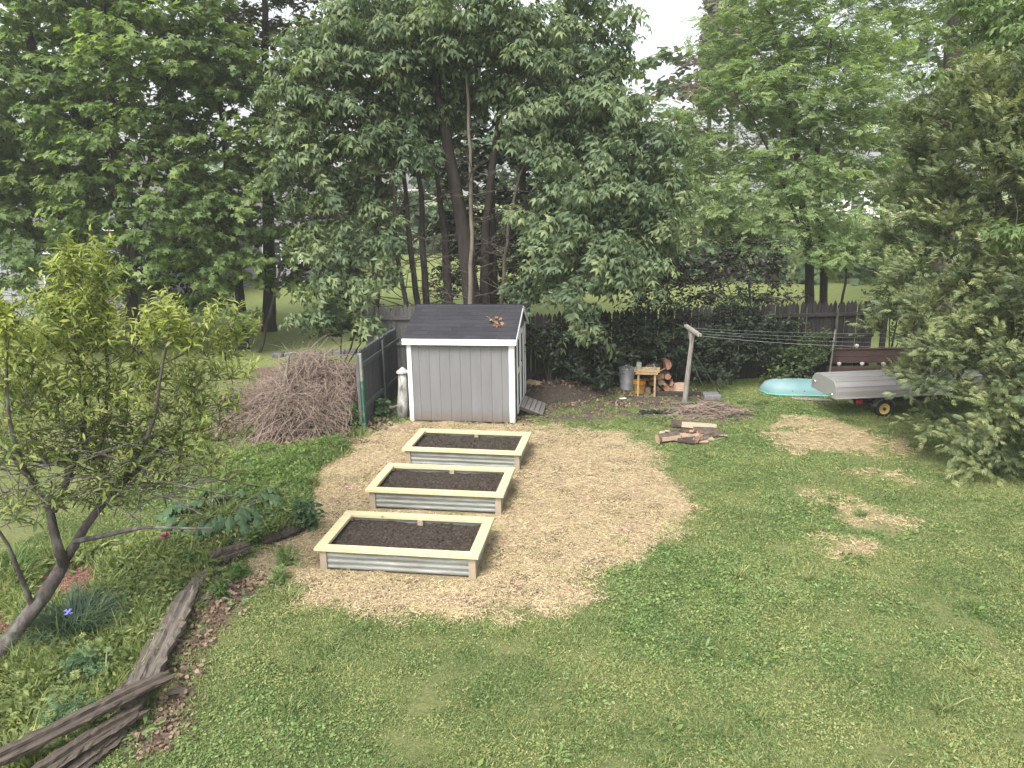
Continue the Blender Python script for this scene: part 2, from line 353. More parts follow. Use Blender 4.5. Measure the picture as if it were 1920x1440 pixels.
# leaf templates: x side, y forward, z normal, unit length
_ml = [(0, 0, 0), (-.42, .12, .02), (-.25, .32, 0), (-.56, .62, -.04), (-.2, .6, .03), (0, 1.0, -.10), (.2, .6, .03), (.56, .62, -.04), (.25, .32, 0), (.42, .12, .02)]
LEAF_MAPLE = (np.array(_ml), np.array([(0, i, i+1) for i in range(1, 9)]))
def compound(n, ll, lw, droop, spread=True):
    vs = []; fs = []
    def leaflet(bx, by, bz, dx, dy, dz):
        o = len(vs); d = np.array([dx, dy, dz]); d = d/np.linalg.norm(d); sx = np.array([d[1], -d[0], 0]); sx = sx/np.linalg.norm(sx)
        b = np.array([bx, by, bz])
        vs.extend([b, b+d*ll*.45+sx*lw/2, b+d*ll+np.array([0, 0, -droop*ll*.3]), b+d*ll*.45-sx*lw/2]); fs.append((o, o+1, o+2, o+3))
    for i in range(n):
        t = .3+.6*i/max(n-1, 1); z = -droop*t*t*.5
        for s_ in (-1, 1): leaflet(0, t, z, s_*.9, .55, -droop)
    leaflet(0, .85, -droop*.4, 0, 1, -droop)
    return np.array(vs), np.array(fs)
LEAF_ELDER = compound(2, .62, .24, .55)
LEAF_LOCUST = compound(4, .36, .15, .25)
LEAF_SIMPLE = (np.array([(0, 0, 0), (.28, .45, .05), (0, 1, -.08), (-.28, .45, .05)]), np.array([(0, 1, 2), (0, 2, 3)]))
LEAF_BLOT = (np.array([(0, 0, 0), (.3, .15, .06), (.42, .5, -.05), (.2, .8, .06), (0, 1, -.1), (-.3, .72, .05), (-.4, .35, -.04)]), np.array([(0, 1, 2), (0, 2, 3), (0, 3, 4), (0, 4, 5), (0, 5, 6)]))
LEAF_LANCE = (np.array([(0, 0, 0), (.11, .35, .05), (-.11, .35, .05), (.10, .68, -.02), (-.10, .68, -.02), (0, 1, -.22)]), np.array([(0, 1, 3, 4), (0, 4, 2, 2), (3, 5, 4, 4)]))
LEAF_LANCE = (LEAF_LANCE[0], np.array([(0, 1, 2), (1, 3, 2), (2, 3, 4), (3, 5, 4)]))
def spray():
    vs = []; fs = []
    for a, b, L in [(0, .1, .95), (-.42, .0, .55), (.42, .1, .58), (-.45, .32, .50), (.45, .42, .45), (-.4, .6, .3)]:
        d = np.array([math.sin(a), math.cos(a), 0]); s_ = np.array([d[1], -d[0], 0]); o = len(vs); p = np.array([0, b, 0.])
        vs += [p, p+d*L*.5+s_*.045+np.array([0, 0, .03]), p+d*L+np.array([0, 0, -.14]), p+d*L*.5-s_*.045+np.array([0, 0, .0])]
        fs += [(o, o+1, o+2, o+3)]
    return np.array(vs), np.array(fs)
LEAF_SPRAY = spray()

# ------------------------------------------------------------------ trees
def lobe(px, py, Y, rx, ry, rd=None):
    c = at(px, py, Y); k = Y/FPX
    return c, np.array([rx*k, (rd if rd else max(rx, ry)*k*.9), ry*k])
def fill(lobes, spacing, rng, shell=.45, zmin=.3, dens=1.0):
    """cluster centres spread through ellipsoid lobes, more towards the outside"""
    pts = []
    for c, r in lobes:
        n = max(8, int(dens*2.2*(4.19*r[0]*r[1]*r[2])/(.62*spacing)**3))
        d = norm(rng.normal(size=(n, 3))); rad = rng.random(n)**shell
        p = c+d*rad[:, None]*r
        pts.append(p)
    pts = np.concatenate(pts); pts = pts[pts[:, 2] > zmin]; rng.shuffle(pts)
    keep = np.zeros((0, 3))
    out = []
    for p in pts:
        if len(out) == 0 or np.min(np.sum((keep-p)**2, 1)) > (spacing*.62)**2:
            out.append(p); keep = np.array(out)
    return keep
def resample(P, step):
    P = np.array(P, float); d = np.r_[0, np.cumsum(np.linalg.norm(np.diff(P, axis=0), axis=1))]
    n = max(2, int(d[-1]/step)+1); t = np.linspace(0, d[-1], n)
    # smooth: cubic-ish by interpolating then averaging
    Q = np.stack([np.interp(t, d, P[:, k]) for k in range(3)], 1)
    for _ in range(2):
        if len(Q) > 2: Q[1:-1] = .5*Q[1:-1]+.25*(Q[:-2]+Q[2:])
    return Q
def grow(trunks, centres, rng, tip=.007, expo=2.3, step=.35, wob=.03, upbias=.35):
    """trunks: list of (polyline, base radius, tip radius); returns chains per trunk"""
    pos = []; par = []; rmin = []; own = []
    for ti, (P, r0, r1) in enumerate(trunks):
        Q = resample(P, step); Q[1:-1] += rng.normal(size=Q[1:-1].shape)*wob*np.array([.35, .35, 0])
        for i, q in enumerate(Q):
            pos.append(q); par.append(len(pos)-2 if i else -1); own.append(ti)
            t = i/(len(Q)-1); rmin.append(r0*(1-t)**.8+r1*(1-(1-t)**.8) if True else 0)
    nT = len(pos); A = np.array(pos)
    if len(centres):
        d0 = np.array([np.min(np.linalg.norm(A-c, axis=1)) for c in centres]); order = np.argsort(d0)
    else: order = []
    buf = np.zeros((nT+len(centres)*8, 3)); buf[:nT] = A; cnt = nT
    for oi in order:
        c = centres[oi]; B = buf[:cnt]; dv = c-B; d = np.linalg.norm(dv, axis=1)
        cost = d + 1.2*np.maximum(0, B[:, 2]-(c[2]-.25*d))
        j = int(np.argmin(cost)); a = B[j].copy(); L = d[j]
        if L < .05: continue
        n = int(np.clip(L/.3, 1, 7)); ctrl = a+(c-a)*.5+np.array([0, 0, upbias*L*.35])+rng.normal(size=3)*L*.07
        prev = j
        for k in range(1, n+1):
            t = k/n; q = (1-t)**2*a+2*t*(1-t)*ctrl+t*t*c
            if k < n: q = q+rng.normal(size=3)*wob*.6
            buf[cnt] = q; pos.append(q); par.append(prev); own.append(own[prev]); rmin.append(tip); prev = cnt; cnt += 1
    n = cnt; acc = np.zeros(n); kids = [[] for _ in range(n)]
    rad = np.zeros(n)
    for i in range(n-1, -1, -1):
        rr = acc[i]**(1/expo) if acc[i] > 0 else tip
        rad[i] = max(min(rr, rmin[par[i]]*.8 if par[i] >= 0 and i >= nT else 9), rmin[i] if i < nT else tip)
        if i < nT: rad[i] = rmin[i]
        if par[i] >= 0: acc[par[i]] += rad[i]**expo; kids[par[i]].append(i)
    P = buf[:n]; chains = []
    starts = [i for i in range(n) if par[i] < 0]
    stack = [(s_, None) for s_ in starts]
    while stack:
        i, p = stack.pop(); ch = [] if p is None else [p]; rs = [] if p is None else [rad[i]]
        ow = own[i]; main = (i < nT)
        while True:
            ch.append(i); rs.append(rad[i])
            if not kids[i]: break
            ks = sorted(kids[i], key=lambda k: ((k < nT), rad[k]), reverse=True)
            for k in ks[1:]: stack.append((k, i))
            i = ks[0]
        chains.append((ow, main, [P[k] for k in ch], rs))
    return chains
def wood(chains, base, which=None, sides=(10, 6, 4, 3)):
    mb = MB()
    for ow, main, pts, rs in chains:
        if which is not None and ow != which: continue
        r = max(rs); n = sides[0] if r > .06 else sides[1] if r > .025 else sides[2] if r > .012 else sides[3]
        prof = None
        if r > .06:
            ph = random.random()*6
            prof = [[1+.07*math.sin(3*2*math.pi*k/n+ph+i*.3)+.05*random.uniform(-1, 1) for k in range(n)] for i in range(len(pts))]
            rs = list(rs); rs[0] *= 1.25
        mb.tube([p-base for p in pts], rs, n, cap=r > .03, prof=prof)
    return mb
def foliage(centres, axis, rng, K, Ln, tl, size, flat=.6, droop=.25, leafdroop=.4, tilt=.5, out=.6, tipbright=.25, cl_var=.35, size_var=.7, leaf_var=.17, up=0.1, face=.75, along=.55):
    """returns leaf arrays for K twigs of Ln leaves at each cluster centre"""
    C = len(centres)
    od = norm(centres-axis)
    td = rng.normal(size=(C, K, 3)); td[..., 2] *= (1-flat); td = norm(td)
    td = norm(td+out*od[:, None, :]+np.array([0, 0, up]))
    L = tl*(.55+.75*rng.random((C, K)))
    t = (np.arange(Ln)+rng.random((C, K, Ln)))/Ln
    pos = centres[:, None, None, :]+td[:, :, None, :]*(L[:, :, None]*t)[..., None]
    pos[..., 2] -= droop*(L[:, :, None]*t*t)
    pos += rng.normal(size=pos.shape)*tl*.07
    side = np.cross(td, np.array([0, 0, 1.])); side = norm(side)
    sg = rng.choice([-1., 1.], size=(C, K, Ln))
    fwd = td[:, :, None, :]*along+side[:, :, None, :]*sg[..., None]*.8+rng.normal(size=pos.shape)*.35
    fwd[..., 2] -= leafdroop
    nr = np.zeros_like(pos); nr[..., 2] = 1; nr += rng.normal(size=pos.shape)*tilt + od[:, None, None, :]*face
    tint = .45+cl_var*(rng.random((C, 1, 1))-.5)+.2*(rng.random((C, K, 1))-.5)+leaf_var*rng.normal(size=(C, K, Ln))+tipbright*(t-.5)
    sz = size*(1-size_var/2+size_var*rng.random((C, K, Ln)))
    return pos.reshape(-1, 3), fwd.reshape(-1, 3), nr.reshape(-1, 3), sz.reshape(-1), tint.reshape(-1)
def crown(name, arr, tmpl, base, m, parent):
    pos, fwd, nr, sz, tint = arr
    V = orient(pos-base, fwd, nr, sz, tmpl[0]); me = array_mesh(name, V, tmpl[1], tint, m)
    return link(name, me, parent)
def tree(name, label, cat, trunks, lobes, leaf, m, bark, seed, spacing=.8, K=7, Ln=9, tl=.55, size=.16, multi=False, group=None, shell=.45, zmin=.3, axis_drop=.6, tip=.007, **kw):
    rng = np.random.default_rng(seed)
    base = np.array(trunks[0][0][0], float)
    c = fill(lobes, spacing, rng, shell, zmin)
    ch = grow(trunks, c, rng, tip=tip)
    root = thing(name, base, label, cat, group=group)
    if multi:
        for i in range(len(trunks)):
            bm_ = bark[i] if isinstance(bark, list) else bark
            obj('trunk', wood(ch, base, i), bm_, root, True)
    else: obj('trunk', wood(ch, base), bark, root, True)
    ax = np.mean([l[0] for l in lobes], axis=0); axis = np.stack([np.full(len(c), ax[0]), np.full(len(c), ax[1]), np.minimum(c[:, 2], ax[2])*axis_drop], 1)
    crown('crown', foliage(c, axis, rng, K, Ln, tl, size, **kw), leaf, base, m, root)
    return root
def TP(pts, Y, grounded=True):
    """trunk polyline from pixels at distance Y (or per-point Y)"""
    P = [at(p[0], p[1], p[2] if len(p) > 2 else Y) for p in pts]
    if grounded: P[0][2] = -.05
    return P
#@@PART2
# ------------------------------------------------------------------ ground zones (measured on the photograph)
BEDL, BEDW, BEDH = 2.0, 1.111, .296
BEDS = [(-2.402, 8.387, -.1499), (-2.1215, 10.204, -.1524), (-1.836, 11.967, -.1705)]
SHX, SHY, SHA, SHW, SHD, SHH = -1.997, 14.486, -.134, 2.036, 1.92, 1.60
def rect(x, y, a, w_, d_, e=0):
    return [(x+u*math.cos(a)-v*math.sin(a), y+u*math.sin(a)+v*math.cos(a)) for u, v in [(-e, -e), (w_+e, -e), (w_+e, d_+e), (-e, d_+e)]]
FOOT = [rect(x, y, a, BEDL, BEDW) for x, y, a in BEDS]+[rect(SHX, SHY, SHA, SHW, SHD)]
STRAW = gpoly([(700, 803), (640, 855), (590, 900), (600, 950), (560, 1000), (470, 1050), (500, 1090), (560, 1130), (650, 1150), (820, 1158), (1000, 1150), (1090, 1110), (1180, 1050), (1270, 1005), (1285, 950), (1250, 900), (1225, 850), (1170, 812), (1100, 800), (1000, 796), (960, 792), (770, 786)])
BARE = [gpoly([(1470, 780), (1550, 784), (1660, 806), (1735, 846), (1720, 862), (1580, 856), (1490, 850), (1425, 805)]),
        gpoly([(1470, 916), (1560, 932), (1590, 895), (1640, 940), (1720, 970), (1735, 990), (1690, 1010), (1640, 1000), (1560, 965)]),
        gpoly([(1640, 880), (1700, 885), (1720, 905), (1670, 905)]), gpoly([(1560, 1010), (1640, 1015), (1650, 1035), (1570, 1035)])]
MUD = gpoly([(960, 690), (1100, 700), (1180, 715), (1330, 735), (1400, 770), (1290, 772), (1240, 772), (1180, 784), (1060, 792), (970, 796), (940, 760)])
LITTER = [gpoly([(240, 1400), (300, 1290), (350, 1190), (385, 1080), (500, 1075), (525, 1120), (445, 1140), (400, 1220), (375, 1310), (300, 1410)]),
          gpoly([(470, 790), (560, 842), (660, 830), (700, 790), (690, 700), (480, 690)])]
REDM = [gpoly([(40, 1070), (200, 1055), (210, 1120), (130, 1145), (60, 1150)]), gpoly([(-60, 1140), (40, 1150), (60, 1200), (-60, 1210)]), gpoly([(90, 1180), (60, 1205), (40, 1190)])]
GARDEN = gpoly([(-700, 1700), (60, 1500), (230, 1350), (320, 1200), (380, 1075), (480, 1020), (560, 985), (520, 930), (380, 930), (330, 1010), (150, 1035), (-100, 1060), (-700, 1200)])
LUSH = gpoly([(1090, 1070), (1250, 1005), (1420, 1015), (1570, 1090), (1500, 1170), (1300, 1195), (1130, 1150)])
RAILS = [((-60, 1450), (314, 1268)), ((30, 1475), (262, 1330)), ((90, 1480), (225, 1372)), ((262, 1292), (358, 1100)), ((388, 1052), (464, 1026)), ((498, 1016), (562, 993))]
def rail_dist(x, y):
    d = np.full(x.shape, 9.)
    for a, b in RAILS:
        a = G(*a)[:2]; b = G(*b)[:2]; e = b-a; t = np.clip(((x-a[0])*e[0]+(y-a[1])*e[1])/(e@e), 0, 1); d = np.minimum(d, np.hypot(x-a[0]-e[0]*t, y-a[1]-e[1]*t))
    return d
SHRUBF = gpoly([(560, 990), (590, 900), (650, 850), (700, 800), (690, 770), (640, 800), (560, 850), (450, 850), (380, 900), (440, 1000)])
def zone(x, y, seed=3):
    wx = (fbm(x*1.6, y*1.6, seed)-.5)*.9; wy = (fbm(x*7, y*7, seed+5)-.5)*.35
    n = wx+wy
    Z = {}
    Z['straw'] = 1-sstep(-.18, .16, sdf_poly(x, y, STRAW)+n*.8)
    b = np.zeros_like(x)
    for P in BARE: b = np.maximum(b, 1-sstep(-.32, .14, sdf_poly(x, y, P)+n*1.0))
    Z['bare'] = b*.95
    Z['mud'] = 1-sstep(-.3, .25, sdf_poly(x, y, MUD)+n)
    l = np.zeros_like(x)
    for P in LITTER: l = np.maximum(l, 1-sstep(-.12, .1, sdf_poly(x, y, P)+n*.5))
    Z['litter'] = l
    Z['meadow'] = sstep(18.3, 20.5, y+n*2)
    r = np.zeros_like(x)
    for P in REDM: r = np.maximum(r, 1-sstep(-.08, .06, sdf_poly(x, y, P)+n*.3))
    Z['red'] = r
    Z['garden'] = 1-sstep(-.1, .1, sdf_poly(x, y, GARDEN)+n*.3)
    return Z
def height(x, y):
    return (fbm(x*.5, y*.5, 11)-.5)*.05+(fbm(x*3, y*3, 12)-.5)*.03*(np.hypot(x, y-10) < 20)
fx = np.arange(-10.5, 10.6, .09); gx = np.concatenate([-(10.5+np.cumsum(1.25**np.arange(1, 26)*.2))[::-1], fx, 10.5+np.cumsum(1.25**np.arange(1, 26)*.2)])
fy = np.arange(3.2, 20.5, .09); gy = np.concatenate([[-60, -30, -12, -4, 0, 2], fy, 20.5+np.cumsum(1.2**np.arange(1, 34)*.25)])
X, Y = np.meshgrid(gx, gy); Zh = height(X, Y)
for P in FOOT: Zh = np.where(sdf_poly(X, Y, P) < .05, -.02, Zh)
nx, ny = len(gx), len(gy)
me = bpy.data.meshes.new('ground'); V = np.stack([X, Y, Zh], -1).reshape(-1, 3)
ii = np.arange((ny-1)*(nx-1)); r_, c_ = ii//(nx-1), ii % (nx-1); q = np.stack([r_*nx+c_, r_*nx+c_+1, (r_+1)*nx+c_+1, (r_+1)*nx+c_], 1)
me.vertices.add(len(V)); me.vertices.foreach_set('co', V.reshape(-1).astype(np.float32))
me.loops.add(q.size); me.loops.foreach_set('vertex_index', q.reshape(-1).astype(np.int32))
me.polygons.add(len(q)); me.polygons.foreach_set('loop_start', (np.arange(len(q))*4).astype(np.int32)); 
zz = zone(X.reshape(-1), Y.reshape(-1))
for k in zz:
    a = me.attributes.new(k, 'FLOAT', 'POINT'); a.data.foreach_set('value', zz[k].astype(np.float32))
me.update(calc_edges=True); me.polygons.foreach_set('use_smooth', [True]*len(me.polygons))
def ground_material():
    m = bpy.data.materials.new('ground'); m.use_nodes = True; nt = m.node_tree; N = nt.nodes; b = N['Principled BSDF']
    b.inputs['Roughness'].default_value = .95; b.inputs['Specular IOR Level'].default_value = .15
    ge = N.new('ShaderNodeNewGeometry')
    def noise(s, d=6, r=.65):
        n = N.new('ShaderNodeTexNoise'); n.inputs['Scale'].default_value = s; n.inputs['Detail'].default_value = d; n.inputs['Roughness'].default_value = r
        lk(nt, ge.outputs['Position'], n.inputs['Vector']); return n.outputs['Fac']
    def ramp(v, st):
        r = ramp_node(N, st); lk(nt, v, r.inputs['Fac']); return r.outputs[0]
    def mix(f, a, c):
        x = N.new('ShaderNodeMix'); x.data_type = 'RGBA'; lk(nt, f, x.inputs['Factor']); lk(nt, a, x.inputs['A']); lk(nt, c, x.inputs['B']); return x.outputs['Result']
    def attr(n):
        a = N.new('ShaderNodeAttribute'); a.attribute_name = n; return a.outputs['Fac']
    fine = noise(26, 8, .75); big = noise(.7, 5)
    grass = ramp(fine, [(.30, (.070, .085, .033)), (.5, (.150, .175, .064)), (.72, (.25, .245, .105))])
    grass2 = ramp(fine, [(.30, (.10, .11, .045)), (.5, (.185, .20, .082)), (.72, (.28, .27, .125))])
    bigr = ramp(big, [(.42, (0, 0, 0)), (.62, (1, 1, 1))])
    col = mix(bigr, grass, grass2)
    mead = ramp(noise(5, 10, .85), [(.3, (.125, .155, .05)), (.5, (.205, .240, .085)), (.72, (.29, .305, .13))])
    col = mix(attr('meadow'), col, mead)
    strawc = ramp(noise(38, 8, .8), [(.32, (.14, .10, .054)), (.45, (.32, .25, .142)), (.6, (.42, .34, .20)), (.75, (.52, .44, .28))])
    pinkm = ramp(noise(1.3, 4), [(.52, (0, 0, 0)), (.66, (1, 1, 1))])
    pink = ramp(noise(34, 7, .8), [(.3, (.17, .105, .07)), (.5, (.36, .255, .18)), (.75, (.46, .35, .255))])
    straw = mix(pinkm, strawc, pink)
    col = mix(attr('straw'), col, straw); col = mix(attr('bare'), col, strawc)
    mud = ramp(noise(18, 8, .75), [(.3, (.045, .034, .028)), (.5, (.10, .078, .062)), (.72, (.19, .15, .12))])
    col = mix(attr('mud'), col, mud)
    gard = ramp(noise(20, 8, .7), [(.3, (.03, .032, .015)), (.5, (.07, .075, .032)), (.75, (.13, .12, .06))])
    col = mix(attr('garden'), col, gard)
    lit = ramp(noise(30, 8, .8), [(.3, (.05, .034, .027)), (.5, (.15, .10, .078)), (.75, (.28, .20, .155))])
    col = mix(attr('litter'), col, lit)
    red = ramp(noise(40, 7, .8), [(.3, (.09, .035, .025)), (.5, (.26, .105, .075)), (.75, (.36, .17, .12))])
    col = mix(attr('red'), col, red)
    lk(nt, col, b.inputs['Base Color'])
    bp = N.new('ShaderNodeBump'); bp.inputs['Strength'].default_value = .9; bp.inputs['Distance'].default_value = .03
    lk(nt, noise(45, 6, .75), bp.inputs['Height']); lk(nt, bp.outputs[0], b.inputs['Normal'])
    return m
me.materials.append(ground_material())
ground = link('ground', me); tag(ground, kind='structure')

# ------------------------------------------------------------------ scatter of small ground plants (stuff, by geometry nodes)
def scatter(name, pts, rot, scl, idx, tint, templates, label):
    col = bpy.data.collections.new(name+'_pieces')
    for k, t in enumerate(templates):
        t.name = f'{name}_piece_{k:02d}'; o = bpy.data.objects.new(t.name, t); col.objects.link(o)
    me = bpy.data.meshes.new(name); n = len(pts)
    me.vertices.add(n); me.vertices.foreach_set('co', pts.reshape(-1).astype(np.float32))
    for an, ty, v, prop in (('rot', 'FLOAT_VECTOR', rot, 'vector'), ('scl', 'FLOAT', scl, 'value'), ('idx', 'INT', idx, 'value'), ('tint', 'FLOAT', tint, 'value')):
        a = me.attributes.new(an, ty, 'POINT'); a.data.foreach_set(prop, np.asarray(v).reshape(-1).astype(np.int32 if ty == 'INT' else np.float32))
    me.update(); ob = link(name, me)
    ng = bpy.data.node_groups.new(name, 'GeometryNodeTree'); ng.interface.new_socket('Geometry', in_out='INPUT', socket_type='NodeSocketGeometry'); ng.interface.new_socket('Geometry', in_out='OUTPUT', socket_type='NodeSocketGeometry')
    N = ng.nodes; gi = N.new('NodeGroupInput'); go = N.new('NodeGroupOutput')
    ci = N.new('GeometryNodeCollectionInfo'); ci.inputs['Collection'].default_value = col; ci.inputs['Separate Children'].default_value = True; ci.inputs['Reset Children'].default_value = True
    ip = N.new('GeometryNodeInstanceOnPoints'); ip.inputs['Pick Instance'].default_value = True
    def at_(nm, ty):
        a = N.new('GeometryNodeInputNamedAttribute'); a.data_type = ty; a.inputs['Name'].default_value = nm; return a.outputs['Attribute']
    e = N.new('FunctionNodeEulerToRotation')
    L = ng.links; L.new(gi.outputs[0], ip.inputs['Points']); L.new(ci.outputs[0], ip.inputs['Instance']); L.new(at_('idx', 'INT'), ip.inputs['Instance Index'])
    L.new(at_('rot', 'FLOAT_VECTOR'), e.inputs[0]); L.new(e.outputs[0], ip.inputs['Rotation']); L.new(at_('scl', 'FLOAT'), ip.inputs['Scale']); L.new(ip.outputs[0], go.inputs[0])
    md = ob.modifiers.new('scatter', 'NODES'); md.node_group = ng
    return tag(ob, label, kind='stuff')
def grass_patch(rng, n, rad, h, wd, m, lean=.6):
    a = rng.random(n)*6.283; r = rad*np.sqrt(rng.random(n)); p = np.stack([r*np.cos(a), r*np.sin(a), np.full(n, -.005)], 1)
    hh = h*(.45+.8*rng.random(n)); d = rng.normal(size=(n, 2))*lean; sd = norm(rng.normal(size=(n, 2)))*wd/2
    top = p+np.concatenate([d*hh[:, None], hh[:, None]], 1)
    s3 = np.concatenate([sd, np.zeros((n, 1))], 1)
    mid = p+(top-p)*.5+np.array([0, 0, .15])*hh[:, None]
    V = np.stack([p-s3, p+s3, mid+s3*.9, top, mid-s3*.9], 1)
    return array_mesh('grass_piece', V, np.array([(0, 1, 2), (0, 2, 4), (4, 2, 3)]), rng.random(n), m)
def leafy_patch(rng, n, rad, h, size, m, tmpl=LEAF_SIMPLE, tilt=.45, dome=True):
    a = rng.random(n)*6.283; r = rad*np.sqrt(rng.random(n)); z = h*(.25+.75*rng.random(n))*(1-.6*(r/rad)**2 if dome else 1)
    p = np.stack([r*np.cos(a), r*np.sin(a), z], 1); f = np.stack([np.cos(a), np.sin(a), np.full(n, -.1)], 1)+rng.normal(size=(n, 3))*.5
    nr = np.array([0, 0, 1.])+rng.normal(size=(n, 3))*tilt
    return array_mesh('leafy_piece', orient(p, f, nr, size*(.6+.8*rng.random(n)), tmpl[0]), tmpl[1], rng.random(n), m)
def strand_patch(rng, n, rad, ln, wd, m):
    a = rng.random(n)*6.283; r = rad*np.sqrt(rng.random(n)); p = np.stack([r*np.cos(a), r*np.sin(a), .004+.02*rng.random(n)], 1)
    b = rng.random(n)*6.283; d = np.stack([np.cos(b), np.sin(b), rng.normal(size=n)*.12], 1); l = (ln*(.4+rng.random(n)))[:, None]
    s_ = np.stack([-np.sin(b), np.cos(b), rng.normal(size=n)*.3], 1)*wd/2
    V = np.stack([p-d*l/2-s_, p-d*l/2+s_, p+d*l/2+s_, p+d*l/2-s_], 1); V[..., 2] = np.maximum(V[..., 2], .001)
    return array_mesh('strand_piece', V, np.array([(0, 1, 2, 3)]), rng.random(n), m)
M['grass'] = leaf_mat('grass_blade', [(.05, (.085, .145, .042)), (.5, (.180, .238, .080)), (1, (.33, .335, .135))], trans=.2, posnoise=1.7)
M['clover'] = leaf_mat('clover_leaf', [(.1, (.095, .165, .050)), (.5, (.165, .245, .078)), (1, (.25, .32, .115))], trans=.2, posnoise=.5)
M['straw'] = leaf_mat('straw_strand', [(0, (.18, .135, .075)), (.3, (.43, .33, .185)), (.8, (.56, .45, .262)), (1, (.64, .54, .345))], trans=0, rough=.8)
M['straw_pink'] = leaf_mat('wood_chip', [(0, (.25, .16, .10)), (.5, (.42, .30, .20)), (1, (.54, .42, .30))], trans=0, rough=.8)
rg = np.random.default_rng(21)
def pts_in(n, x0, x1, y0, y1): return rg.uniform(x0, x1, n), rg.uniform(y0, y1, n)
def clear(x, y, e=.06):
    k = np.ones(len(x), bool)
    for P in FOOT: k &= sdf_poly(x, y, P) > e
    return k
def do_scatter(name, x, y, n_t, templates, smin, smax, label, tilt=0.0, tintv=None):
    n = len(x); z = height(x, y)
    rot = np.stack([rg.normal(size=n)*tilt, rg.normal(size=n)*tilt, rg.random(n)*6.283], 1)
    return scatter(name, np.stack([x, y, z], 1), rot, rg.uniform(smin, smax, n), rg.integers(0, len(templates), n), rg.random(n), templates, label)
# lawn grass
x, y = pts_in(21000, -6.5, 12.5, 4.2, 20.5); Zs = zone(x, y)
lush = fbm(x*.9, y*.9, 31)
ang = np.abs(x)/np.maximum(y, .1) < .78
pk = (1-.94*Zs['straw'])*(1-1.0*Zs['bare'])*(1-.85*Zs['mud'])*(1-.92*Zs['litter'])*(1-.75*Zs['garden'])*(.75+.5*lush)*(.5+.5*sstep(.33, .47, fbm(x*1.7+3, y*1.7, 131)))
k = (rg.random(len(x)) < pk) & clear(x, y) & ang & (y < 19)
do_scatter('lawn_grass', x[k], y[k], 4, [grass_patch(rg, 420, .16, .019, .0065, M['grass'], 1.0) for _ in range(4)]+[grass_patch(rg, 300, .15, .032, .007, M['grass'], 1.0)]+[leafy_patch(rg, 230, .16, .022, .020, M['grass'], LEAF_SIMPLE, .6, False) for _ in range(2)], .65, 1.4, 'patchy green and yellowish lawn grass across the yard')
# clover and small broad leaf weeds in the lawn
x, y = pts_in(13000, -5.5, 11.5, 4.2, 18); Zs = zone(x, y); cl = fbm(x*.75+9, y*.75, 41)
pk = np.maximum(sstep(.50, .64, cl)*.75, .95*(1-sstep(-.3, .25, sdf_poly(x, y, LUSH)+(fbm(x*2, y*2, 99)-.5))))*(1-Zs['straw'])*(1-Zs['bare'])*(1-.9*Zs['mud'])*(1-Zs['litter'])*(1-.6*Zs['garden'])
k = (rg.random(len(x)) < pk*.8) & clear(x, y) & (np.abs(x)/y < .78)
do_scatter('lawn_clover', x[k], y[k], 4, [leafy_patch(rg, 110, .15, .03, .021, M['clover'], LEAF_SIMPLE, .6) for _ in range(3)]+[leafy_patch(rg, 60, .15, .045, .030, M['clover'], LEAF_SIMPLE, .6) for _ in range(2)], .7, 1.4, 'clover and broad leaved weeds growing in the lawn')
x, y = pts_in(520, -5.5, 10.5, 4.6, 16); Zs = zone(x, y)
k = (rg.random(len(x)) < .75*(1-Zs['straw'])*(1-Zs['mud'])*(1-Zs['garden'])*fbm(x*.8, y*.8, 141)*1.4) & clear(x, y, .1) & (np.abs(x)/y < .75)
do_scatter('lawn_weeds', x[k], y[k], 4, [leafy_patch(rg, 26, .10, .05, .085, M['clover'], LEAF_LANCE, .5), leafy_patch(rg, 34, .12, .06, .05, M['weed'], LEAF_SIMPLE, .5), grass_patch(rg, 90, .07, .09, .009, M['grass'], .8)], .6, 1.3, 'scattered weed rosettes and taller grass tufts in the lawn')
# straw over the bare soil round the beds
x, y = pts_in(8000, -4.2, 3.2, 7.0, 14.6); Zs = zone(x, y)
k = (rg.random(len(x)) < Zs['straw']*(.5+.7*fbm(x*2.2, y*2.2, 51))*.75) & clear(x, y, .1)
do_scatter('straw_mulch', x[k], y[k], 5, [strand_patch(rg, 130, .15, .045, .0042, M['straw']) for _ in range(4)]+[strand_patch(rg, 60, .14, .05, .008, M['straw_pink'])], .8, 1.3, 'pale straw scattered over the soil around the raised beds')
M['speck'] = leaf_mat('dark_speck', [(0, (.045, .035, .022)), (.6, (.10, .085, .05)), (1, (.10, .12, .05))], trans=0, rough=.9)
x, y = pts_in(5200, -4.2, 3.2, 7.0, 14.6); Zs = zone(x, y)
k = (rg.random(len(x)) < Zs['straw']*sstep(.42, .62, fbm(x*2.6, y*2.6, 57))) & clear(x, y, .06)
do_scatter('straw_specks', x[k], y[k], 5, [leafy_patch(rg, 22, .13, .018, .020, M['speck'], LEAF_SIMPLE, .8, False) for _ in range(2)]+[strand_patch(rg, 22, .13, .035, .006, M['speck'])], .6, 1.3, 'dark bits of earth and sprouting weeds showing through the straw')
x, y = pts_in(2600, 3.0, 9.5, 8.5, 14.8); Zs = zone(x, y)
k = rg.random(len(x)) < Zs['bare']*.6
do_scatter('dry_grass', x[k], y[k], 5, [strand_patch(rg, 60, .15, .07, .005, M['straw']), strand_patch(rg, 50, .15, .07, .005, M['straw'])], .8, 1.2, 'dead straw coloured grass lying on the bare lawn patches')
